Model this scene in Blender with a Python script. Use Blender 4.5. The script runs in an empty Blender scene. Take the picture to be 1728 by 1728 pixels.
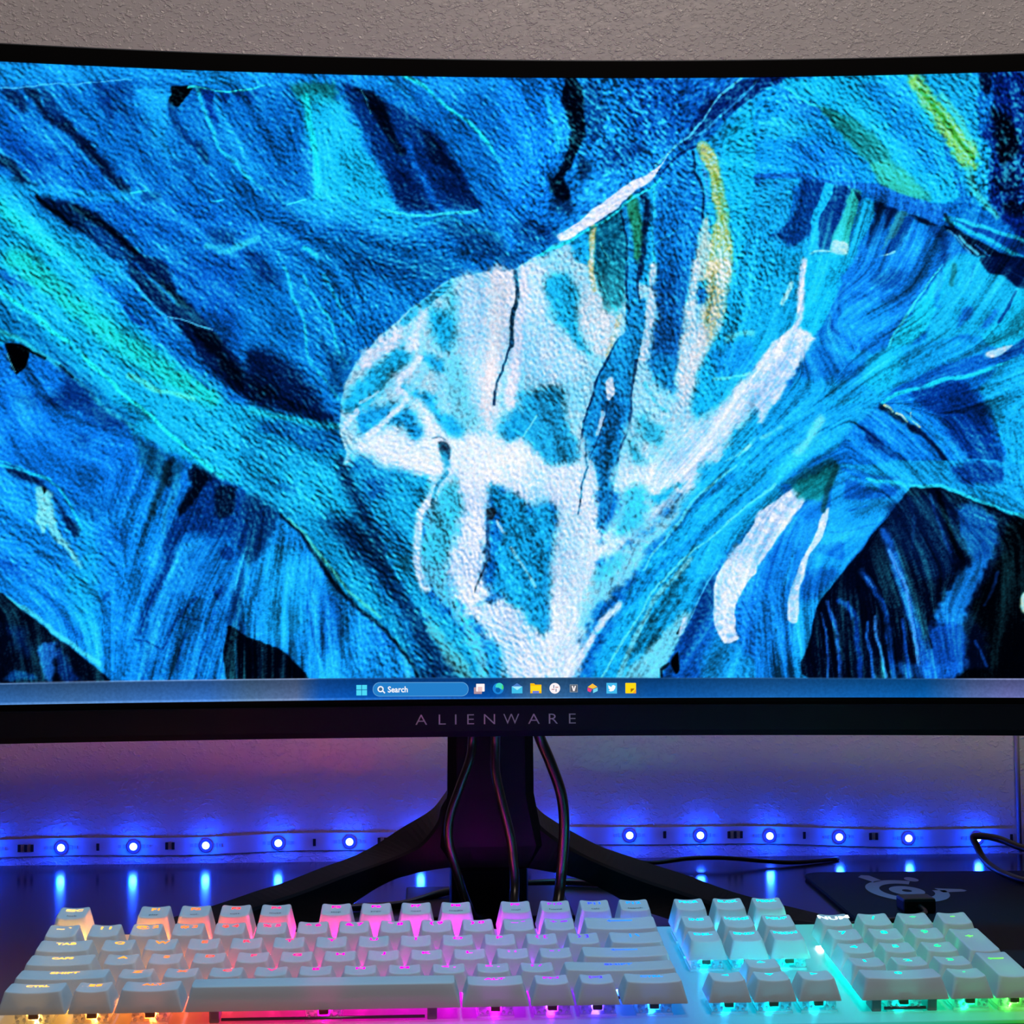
import bpy, bmesh, math, random
import numpy as np
from mathutils import Matrix, Vector

# ------------------------------------------------------------------ camera, world, lights, exposure
SC = bpy.context.scene
C = SC.collection
MM = 0.001
ZW = 0.885                       # height of the screen's lower edge above the floor, metres
DESK = -135.1                    # desk top, millimetres relative to the screen's lower edge


def W(x, y, z):                  # millimetres around the screen's lower edge -> metres in the room
    return Vector((x * MM, y * MM, z * MM + ZW))


cam_d = bpy.data.cameras.new('camera')
cam = bpy.data.objects.new('camera', cam_d)
C.objects.link(cam)
R_yaw = Matrix.Rotation(math.radians(-2.96069), 4, 'Z')
R_pit = Matrix.Rotation(math.radians(3.21183), 4, 'X')
R_rol = Matrix.Rotation(math.radians(0.27143), 4, 'Y')
cam.matrix_world = Matrix.Translation(W(-38.10, -910.51, 48.37)) @ R_yaw @ R_pit @ R_rol @ Matrix.Rotation(math.radians(90), 4, 'X')
cam_d.sensor_width = 36
cam_d.lens = 2881.0 / 1728 * 36
cam_d.clip_start = 0.01
SC.camera = cam

SC.view_settings.view_transform = 'Standard'
SC.view_settings.look = 'None'
SC.view_settings.exposure = 0.0
SC.view_settings.gamma = 1.0
SC.view_settings.use_curve_mapping = False
SC.cycles.use_denoising = True
SC.cycles.max_bounces = 8
SC.cycles.sample_clamp_indirect = 4.0

world = bpy.data.worlds.new('world')
SC.world = world
world.use_nodes = True
world.node_tree.nodes['Background'].inputs[0].default_value = (0.55, 0.55, 0.9, 1)
world.node_tree.nodes['Background'].inputs[1].default_value = 0.014


def area_light(name, loc, target, size, power, color):
    d = bpy.data.lights.new(name, 'AREA')
    d.shape = 'DISK'
    d.size = size
    d.energy = power
    d.color = color
    o = bpy.data.objects.new(name, d)
    C.objects.link(o)
    o.location = loc
    o.rotation_euler = (Vector(target) - Vector(loc)).to_track_quat('-Z', 'Y').to_euler()
    return o


area_light('ceiling_lamp', (0.25, -1.05, 2.42), (0.1, 0.0, 0.9), 0.30, 14.0, (1.0, 0.82, 0.69))
# added blue spot above the desk, stands in for screen light on the keycaps
_d = bpy.data.lights.new('added_blue_spot', 'SPOT')
_d.energy = 62
_d.color = (0.06, 0.58, 1.0)
_d.spot_size = math.radians(34)
_d.spot_blend = 0.5
_d.shadow_soft_size = 0.05
_o = bpy.data.objects.new('added_blue_spot', _d)
C.objects.link(_o)
_o.location = (0.0, -0.03, 2.42)
_o.rotation_euler = (Vector((0.0, -0.16, 0.77)) - Vector(_o.location)).to_track_quat('-Z', 'Y').to_euler()

# ------------------------------------------------------------------ materials


def new_mat(name):
    m = bpy.data.materials.new(name)
    m.use_nodes = True
    nt = m.node_tree
    nt.nodes.clear()
    out = nt.nodes.new('ShaderNodeOutputMaterial')
    return m, nt, out


def pbr(name, color, rough=0.5, spec=0.5, metal=0.0, bump=None, vary=0.06, coat=0.0):
    """Principled with a procedural noise on colour / roughness and optional bump=(scale, strength)."""
    m, nt, out = new_mat(name)
    N, L = nt.nodes, nt.links
    b = N.new('ShaderNodeBsdfPrincipled')
    L.new(b.outputs[0], out.inputs[0])
    tc = N.new('ShaderNodeTexCoord')
    nz = N.new('ShaderNodeTexNoise')
    nz.inputs['Scale'].default_value = 60
    nz.inputs['Detail'].default_value = 4
    L.new(tc.outputs['Object'], nz.inputs['Vector'])
    mx = N.new('ShaderNodeMix')
    mx.data_type = 'RGBA'
    mx.inputs['A'].default_value = (*[c * (1 - vary) for c in color], 1)
    mx.inputs['B'].default_value = (*[min(1, c * (1 + vary)) for c in color], 1)
    L.new(nz.outputs['Fac'], mx.inputs['Factor'])
    L.new(mx.outputs['Result'], b.inputs['Base Color'])
    b.inputs['Roughness'].default_value = rough
    b.inputs['Specular IOR Level'].default_value = spec
    b.inputs['Metallic'].default_value = metal
    b.inputs['Coat Weight'].default_value = coat
    if bump:
        n2 = N.new('ShaderNodeTexNoise')
        n2.inputs['Scale'].default_value = bump[0]
        n2.inputs['Detail'].default_value = 3
        L.new(tc.outputs['Object'], n2.inputs['Vector'])
        bp = N.new('ShaderNodeBump')
        bp.inputs['Strength'].default_value = bump[1]
        bp.inputs['Distance'].default_value = 0.001
        L.new(n2.outputs['Fac'], bp.inputs['Height'])
        L.new(bp.outputs[0], b.inputs['Normal'])
    return m


def glow(name, color, strength):
    m, nt, out = new_mat(name)
    e = nt.nodes.new('ShaderNodeEmission')
    e.inputs[0].default_value = (*color, 1)
    e.inputs[1].default_value = strength
    nt.links.new(e.outputs[0], out.inputs[0])
    return m


RAINBOW = [(0.0, (0.9, 0.55, 0.2)), (0.04, (1.0, 0.5, 0.08)), (0.12, (1.0, 0.22, 0.02)), (0.19, (1.0, 0.05, 0.04)),
           (0.27, (1.0, 0.0, 0.22)), (0.36, (1.0, 0.0, 0.62)), (0.445, (0.85, 0.0, 1.0)), (0.50, (0.42, 0.01, 1.0)),
           (0.565, (0.03, 0.04, 1.0)), (0.63, (0.0, 0.28, 1.0)), (0.70, (0.0, 0.70, 1.0)), (0.80, (0.0, 0.85, 0.9)),
           (0.88, (0.0, 0.9, 0.45)), (0.945, (0.02, 0.9, 0.08)), (0.98, (0.35, 0.9, 0.05)), (1.0, (0.5, 0.6, 0.2))]


def rainbow(name, strength, white=0.0):
    """Backlight colour that drifts along the keyboard from amber through magenta and blue to green."""
    m, nt, out = new_mat(name)
    N, L = nt.nodes, nt.links
    g = N.new('ShaderNodeNewGeometry')
    sp = N.new('ShaderNodeSeparateXYZ')
    L.new(g.outputs['Position'], sp.inputs[0])
    mr = N.new('ShaderNodeMapRange')
    mr.inputs['From Min'].default_value = -0.2134
    mr.inputs['From Max'].default_value = 0.232
    L.new(sp.outputs['X'], mr.inputs['Value'])
    cr = N.new('ShaderNodeValToRGB')
    el = cr.color_ramp.elements
    while len(el) < len(RAINBOW):
        el.new(0.5)
    for e, (p, c) in zip(el, RAINBOW):
        e.position = p
        e.color = (*[v * (1 - white) + white for v in c], 1)
    L.new(mr.outputs[0], cr.inputs[0])
    e = N.new('ShaderNodeEmission')
    e.inputs[1].default_value = strength
    L.new(cr.outputs[0], e.inputs[0])
    L.new(e.outputs[0], out.inputs[0])
    return m


def plate_led_spill():
    """White plate with the spill of the key LEDs put in as emission."""
    m = rainbow('white_plate_led_spill', 0.40)
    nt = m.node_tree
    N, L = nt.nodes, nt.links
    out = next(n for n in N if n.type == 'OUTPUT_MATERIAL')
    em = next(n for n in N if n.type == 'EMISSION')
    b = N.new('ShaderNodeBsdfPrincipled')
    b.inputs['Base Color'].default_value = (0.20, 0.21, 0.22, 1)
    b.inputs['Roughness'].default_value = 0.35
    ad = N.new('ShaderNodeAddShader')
    L.new(em.outputs[0], ad.inputs[0])  # glow mixed in for the LED light spread over the plate
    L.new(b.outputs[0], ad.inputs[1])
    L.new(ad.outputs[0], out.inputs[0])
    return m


def wall_material():
    m, nt, out = new_mat('orange_peel_paint')
    N, L = nt.nodes, nt.links
    b = N.new('ShaderNodeBsdfPrincipled')
    L.new(b.outputs[0], out.inputs[0])
    b.inputs['Base Color'].default_value = (0.82, 0.83, 0.90, 1)
    b.inputs['Roughness'].default_value = 0.27
    b.inputs['Specular IOR Level'].default_value = 0.8
    g = N.new('ShaderNodeNewGeometry')
    mp = N.new('ShaderNodeMapping')
    mp.inputs['Rotation'].default_value = (0, math.radians(28), 0)
    mp.inputs['Scale'].default_value = (1, 1, 1.5)
    L.new(g.outputs['Position'], mp.inputs[0])
    n1 = N.new('ShaderNodeTexNoise')
    n1.inputs['Scale'].default_value = 270
    n1.inputs['Detail'].default_value = 2.5
    n1.inputs['Distortion'].default_value = 0.6
    L.new(mp.outputs[0], n1.inputs['Vector'])
    n2 = N.new('ShaderNodeTexNoise')
    n2.inputs['Scale'].default_value = 90
    n2.inputs['Detail'].default_value = 2
    L.new(mp.outputs[0], n2.inputs['Vector'])
    cr = N.new('ShaderNodeValToRGB')
    cr.color_ramp.elements[0].position = 0.50
    cr.color_ramp.elements[1].position = 0.74
    L.new(n1.outputs['Fac'], cr.inputs[0])
    ad = N.new('ShaderNodeMath')
    ad.operation = 'MULTIPLY_ADD'
    ad.inputs[1].default_value = 0.5
    L.new(n2.outputs['Fac'], ad.inputs[0])
    L.new(cr.outputs[0], ad.inputs[2])
    bp = N.new('ShaderNodeBump')
    bp.inputs['Strength'].default_value = 0.8
    bp.inputs['Distance'].default_value = 0.0008
    L.new(ad.outputs[0], bp.inputs['Height'])
    L.new(bp.outputs[0], b.inputs['Normal'])
    return m


def desk_material():
    m, nt, out = new_mat('dark_lacquered_desk')
    N, L = nt.nodes, nt.links
    b = N.new('ShaderNodeBsdfPrincipled')
    L.new(b.outputs[0], out.inputs[0])
    tc = N.new('ShaderNodeTexCoord')
    mp = N.new('ShaderNodeMapping')
    mp.inputs['Scale'].default_value = (2, 30, 30)
    L.new(tc.outputs['Object'], mp.inputs[0])
    nz = N.new('ShaderNodeTexNoise')
    nz.inputs['Scale'].default_value = 3
    nz.inputs['Detail'].default_value = 6
    L.new(mp.outputs[0], nz.inputs['Vector'])
    mx = N.new('ShaderNodeMix')
    mx.data_type = 'RGBA'
    mx.inputs['A'].default_value = (0.012, 0.009, 0.010, 1)
    mx.inputs['B'].default_value = (0.022, 0.015, 0.014, 1)
    L.new(nz.outputs['Fac'], mx.inputs['Factor'])
    L.new(mx.outputs['Result'], b.inputs['Base Color'])
    b.inputs['Roughness'].default_value = 0.16
    b.inputs['Specular IOR Level'].default_value = 0.45
    return m


def keycap_material():
    m, nt, out = new_mat('white_keycap_plastic')
    N, L = nt.nodes, nt.links
    b = N.new('ShaderNodeBsdfPrincipled')
    tc = N.new('ShaderNodeTexCoord')
    nz = N.new('ShaderNodeTexNoise')
    nz.inputs['Scale'].default_value = 900
    L.new(tc.outputs['Object'], nz.inputs['Vector'])
    bp = N.new('ShaderNodeBump')
    bp.inputs['Strength'].default_value = 0.08
    bp.inputs['Distance'].default_value = 0.0002
    L.new(nz.outputs['Fac'], bp.inputs['Height'])
    L.new(bp.outputs[0], b.inputs['Normal'])
    b.inputs['Base Color'].default_value = (0.50, 0.51, 0.52, 1)
    b.inputs['Roughness'].default_value = 0.5
    b.inputs['Specular IOR Level'].default_value = 0.4
    t = N.new('ShaderNodeBsdfTranslucent')
    t.inputs[0].default_value = (0.8, 0.8, 0.8, 1)
    mx = N.new('ShaderNodeMixShader')
    mx.inputs[0].default_value = 0.02
    L.new(b.outputs[0], mx.inputs[1])
    L.new(t.outputs[0], mx.inputs[2])
    L.new(mx.outputs[0], out.inputs[0])
    return m


def clear_plastic(name, tint):
    m, nt, out = new_mat(name)
    N, L = nt.nodes, nt.links
    t = N.new('ShaderNodeMixShader')
    t0 = N.new('ShaderNodeBsdfTranslucent')
    t0.inputs[0].default_value = (*tint, 1)
    t1 = N.new('ShaderNodeBsdfTransparent')
    t1.inputs[0].default_value = (*tint, 1)
    t.inputs[0].default_value = 0.6
    L.new(t0.outputs[0], t.inputs[1])
    L.new(t1.outputs[0], t.inputs[2])
    d = N.new('ShaderNodeBsdfPrincipled')
    d.inputs['Base Color'].default_value = (*tint, 1)
    d.inputs['Roughness'].default_value = 0.12
    d.inputs['Specular IOR Level'].default_value = 0.8
    tc = N.new('ShaderNodeTexCoord')
    nz = N.new('ShaderNodeTexNoise')
    nz.inputs['Scale'].default_value = 700
    L.new(tc.outputs['Object'], nz.inputs['Vector'])
    bp = N.new('ShaderNodeBump')
    bp.inputs['Strength'].default_value = 0.9
    bp.inputs['Distance'].default_value = 0.0006
    L.new(nz.outputs['Fac'], bp.inputs['Height'])
    L.new(bp.outputs[0], d.inputs['Normal'])
    mx = N.new('ShaderNodeMixShader')
    mx.inputs[0].default_value = 0.35
    L.new(t.outputs[0], mx.inputs[1])
    L.new(d.outputs[0], mx.inputs[2])
    L.new(mx.outputs[0], out.inputs[0])
    return m


M = dict(
    wall=wall_material(),
    paint=pbr('flat_wall_paint', (0.30, 0.27, 0.25), 0.8),
    floor=pbr('grey_carpet', (0.12, 0.11, 0.10), 0.95, bump=(900, 0.6)),
    ceil=pbr('ceiling_white', (0.55, 0.54, 0.52), 0.9),
    desk=desk_material(),
    deskleg=pbr('black_metal_leg', (0.02, 0.02, 0.022), 0.4),
    bezel=pbr('glossy_black_bezel', (0.0015, 0.0015, 0.002), 0.35, 0.12),
    chin=pbr('satin_black_chin', (0.003, 0.0038, 0.010), 0.38, 0.25),
    shell=pbr('monitor_shell', (0.03, 0.03, 0.034), 0.4),
    stand=pbr('satin_black_stand', (0.0010, 0.0018, 0.006), 0.48, 0.12),
    letter=pbr('grey_lettering', (0.30, 0.30, 0.33), 0.5),
    cable=pbr('black_cable_jacket', (0.004, 0.004, 0.005), 0.34, 0.5),
    strip=pbr('white_strip_tape', (0.72, 0.72, 0.76), 0.6),
    chip=pbr('white_led_package', (0.7, 0.7, 0.7), 0.4),
    dark=pbr('dark_component', (0.02, 0.02, 0.025), 0.4),
    solder=pbr('solder_pad', (0.55, 0.45, 0.55), 0.35),
    mat=pbr('black_cloth_mat', (0.006, 0.007, 0.012), 0.85, 0.2, bump=(2500, 0.3)),
    matlogo=pbr('grey_mat_print', (0.24, 0.23, 0.36), 0.8),
    key=keycap_material(),
    case=pbr('white_keyboard_case', (0.55, 0.56, 0.56), 0.5),
    clear=clear_plastic('clear_switch_housing', (0.85, 0.86, 0.88)),
    stem=pbr('brown_switch_stem', (0.16, 0.07, 0.03), 0.4),
    ink=pbr('grey_key_print', (0.05, 0.055, 0.06), 0.6),
    stab=pbr('clear_grey_stabilizer', (0.25, 0.22, 0.24), 0.3),
    wire=pbr('stabilizer_wire', (0.12, 0.10, 0.11), 0.3, metal=0.8),
    cord=pbr('pale_cord', (0.35, 0.35, 0.42), 0.35),
    legend=rainbow('backlit_legend', 2.2),
    keyled=rainbow('key_backlight', 1100.0),
    legend_white=rainbow('backlit_legend_white', 2.0, 0.75),
    plate=plate_led_spill(),
    keyled_low=rainbow('key_backlight_between_rows', 380.0),
    white_led=glow('white_indicator_led', (1.0, 0.9, 1.0), 25.0),
    led_core=glow('led_emitter', (0.22, 0.5, 1.0), 10.0),
    led_halo=glow('led_halo_glow', (0.01, 0.03, 1.0), 1.6),
    back_pink=glow('back_light_pink', (1.0, 0.16, 0.62), 13.0),
    back_teal=glow('back_light_teal', (0.04, 0.45, 0.85), 7.0),
)

# ------------------------------------------------------------------ object helpers


def tag(o, label=None, cat=None, group=None, kind=None):
    if label:
        o['label'] = label
    if cat:
        o['category'] = cat
    if group:
        o['group'] = group
    if kind:
        o['kind'] = kind
    return o


def empty(name, loc=(0, 0, 0)):
    o = bpy.data.objects.new(name, None)
    o.empty_display_size = 0.02
    C.objects.link(o)
    o.location = loc
    return o


def link(name, mesh, parent=None, origin=None):
    o = bpy.data.objects.new(name, mesh)
    C.objects.link(o)
    if parent is not None:
        o.parent = parent
    if origin is not None:
        o.location = origin
    return o


def mesh_from(name, verts, faces, mat, smooth=False):
    me = bpy.data.meshes.new(name)
    me.from_pydata([tuple(v) for v in verts], [], faces)
    me.materials.append(mat)
    if smooth:
        me.polygons.foreach_set('use_smooth', [True] * len(me.polygons))
    me.update()
    return me


def fix_normals(me):
    bm = bmesh.new()
    bm.from_mesh(me)
    bmesh.ops.recalc_face_normals(bm, faces=bm.faces)
    bm.to_mesh(me)
    bm.free()
    return me


class MB:
    """Collects shapes given in metres (own frame) and links them as one mesh object."""

    def __init__(self):
        self.v, self.f, self.s = [], [], []

    def add(self, vs, fs, smooth=False):
        o = len(self.v)
        self.v += [Vector(v) for v in vs]
        self.f += [tuple(i + o for i in f) for f in fs]
        self.s += [smooth] * len(fs)

    def box(self, c, d, bevel=0.0):
        cx, cy, cz = c
        x, y, z = d[0] / 2, d[1] / 2, d[2] / 2
        if bevel <= 0:
            vs = [(cx + sx * x, cy + sy * y, cz + sz * z) for sz in (-1, 1) for sy in (-1, 1) for sx in (-1, 1)]
            self.add(vs, [(0, 2, 3, 1), (4, 5, 7, 6), (0, 1, 5, 4), (2, 6, 7, 3), (0, 4, 6, 2), (1, 3, 7, 5)])
            return
        bm = bmesh.new()
        bmesh.ops.create_cube(bm, size=1, matrix=Matrix.Translation(c) @ Matrix.Diagonal((*d, 1)))
        bmesh.ops.bevel(bm, geom=bm.edges[:], offset=bevel, segments=2, affect='EDGES', profile=0.6)
        bm.verts.index_update()
        self.add([v.co.copy() for v in bm.verts], [[v.index for v in f.verts] for f in bm.faces], False)
        bm.free()

    def tube(self, pts, r, n=12, cap=True, smooth=True):
        pts = [Vector(p) for p in pts]
        vs, fs = [], []
        up = Vector((0, 0, 1))
        prev = None
        for i, p in enumerate(pts):
            t = (pts[min(i + 1, len(pts) - 1)] - pts[max(i - 1, 0)]).normalized()
            if prev is None:
                a = t.cross(up if abs(t.z) < 0.9 else Vector((1, 0, 0))).normalized()
            else:
                a = (prev - t * prev.dot(t)).normalized()
            prev = a
            b = t.cross(a)
            rr = r[i] if isinstance(r, (list, tuple)) else r
            for k in range(n):
                w = 2 * math.pi * k / n
                vs.append(p + (a * math.cos(w) + b * math.sin(w)) * rr)
        for i in range(len(pts) - 1):
            for k in range(n):
                fs.append((i * n + k, i * n + (k + 1) % n, (i + 1) * n + (k + 1) % n, (i + 1) * n + k))
        if cap:
            fs.append(tuple(range(n))[::-1])
            fs.append(tuple(range((len(pts) - 1) * n, len(pts) * n)))
        self.add(vs, fs, smooth)

    def build(self, name, mat, parent=None, normals=True):
        me = bpy.data.meshes.new(name)
        me.from_pydata([tuple(v) for v in self.v], [], self.f)
        me.materials.append(mat)
        me.polygons.foreach_set('use_smooth', self.s)
        me.update()
        if normals:
            fix_normals(me)
        return link(name, me, parent)


def spline(pts, n=10):
    """Catmull-Rom through the points."""
    pts = [Vector(p) for p in pts]
    out = []
    for i in range(len(pts) - 1):
        p0, p1, p2, p3 = pts[max(i - 1, 0)], pts[i], pts[i + 1], pts[min(i + 2, len(pts) - 1)]
        for k in range(n):
            t = k / n
            out.append(0.5 * ((2 * p1) + (p2 - p0) * t + (2 * p0 - 5 * p1 + 4 * p2 - p3) * t * t + (3 * p1 - p0 - 3 * p2 + p3) * t ** 3))
    out.append(pts[-1])
    return out


def text_mesh(name, body, size, mat, offset=0.0, extrude=0.0, sx=1.0, spacing=1.0, res=3):
    """Lettering in Blender's own built-in font, centred on the origin, as a mesh."""
    cu = bpy.data.curves.new(name, 'FONT')
    cu.body = body
    cu.size = size
    cu.offset = offset
    cu.extrude = extrude
    cu.space_character = spacing
    cu.resolution_u = res
    cu.align_x = 'CENTER'
    cu.align_y = 'CENTER'
    o = bpy.data.objects.new(name, cu)
    C.objects.link(o)
    dg = bpy.context.evaluated_depsgraph_get()
    me = bpy.data.meshes.new_from_object(o.evaluated_get(dg))
    bpy.data.objects.remove(o)
    bpy.data.curves.remove(cu)
    me.name = name
    me.materials.clear()
    me.materials.append(mat)
    if len(me.vertices):
        a = np.empty(len(me.vertices) * 3)
        me.vertices.foreach_get('co', a)
        a = a.reshape(-1, 3)
        a[:, :2] -= (a[:, :2].max(0) + a[:, :2].min(0)) / 2
        a[:, 0] *= sx
        me.vertices.foreach_set('co', a.ravel())
        me.update()
    return me


def remap(me, fn):
    n = len(me.vertices)
    a = np.empty(n * 3)
    me.vertices.foreach_get('co', a)
    a = fn(a.reshape(-1, 3).copy())
    me.vertices.foreach_set('co', np.ascontiguousarray(a, dtype=float).ravel())
    me.update()
    return me


# ------------------------------------------------------------------ the room
def slab(name, x0, x1, y0, y1, z0, z1, mat):
    mb = MB()
    mb.box(((x0 + x1) / 2, (y0 + y1) / 2, (z0 + z1) / 2), (x1 - x0, y1 - y0, z1 - z0))
    o = mb.build(name, mat)
    o['kind'] = 'structure'
    return o


slab('floor', -1.9, 1.9, -3.1, 0.45, -0.1, 0.0, M['floor'])
slab('ceiling', -1.9, 1.9, -3.1, 0.45, 2.45, 2.55, M['ceil'])
slab('wall_back', -1.9, 1.9, 0.35, 0.45, 0.0, 2.45, M['wall'])
slab('wall_left', -1.9, -1.8, -3.1, 0.35, 0.0, 2.45, M['paint'])
slab('wall_right', 1.8, 1.9, -3.1, 0.35, 0.0, 2.45, M['paint'])
slab('wall_front', -1.8, 1.8, -3.1, -3.0, 0.0, 2.45, M['paint'])

# desk
dz = DESK * MM + ZW
desk = empty('desk', (0, -0.05, 0))
tag(desk, 'dark glossy desk under the monitor mirroring the blue lights', 'desk')


def child_world(o, parent):
    """Place a mesh built in room coordinates under a parent without moving it."""
    o.parent = parent
    o.matrix_parent_inverse = Matrix.Translation(-parent.location)
    return o


mb = MB()
mb.box((0, -0.075, dz - 0.0125), (1.55, 0.848, 0.025), 0.002)
child_world(mb.build('desktop', M['desk']), desk)
for sx in (-1, 1):
    for yy in (-0.44, 0.28):
        mb = MB()
        mb.box((sx * 0.70, yy, (dz - 0.025) / 2), (0.05, 0.05, dz - 0.025), 0.003)
        child_world(mb.build('leg', M['deskleg']), desk)
GRID_X, GRID_Y = 1050, 640
# ------------------------------------------------------------------ the wallpaper: blue swirling rock, traced in image pixels
TILE = {'T1': (0, 100), 'T2': (430, 100), 'T3': (860, 100), 'T4': (1288, 100), 'T5': (0, 450), 'T6': (430, 450), 'T7': (860, 450), 'T8': (1288, 450),
        'B1': (0, 790), 'B2': (430, 790), 'B3': (860, 790), 'B4': (1288, 790)}
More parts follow.
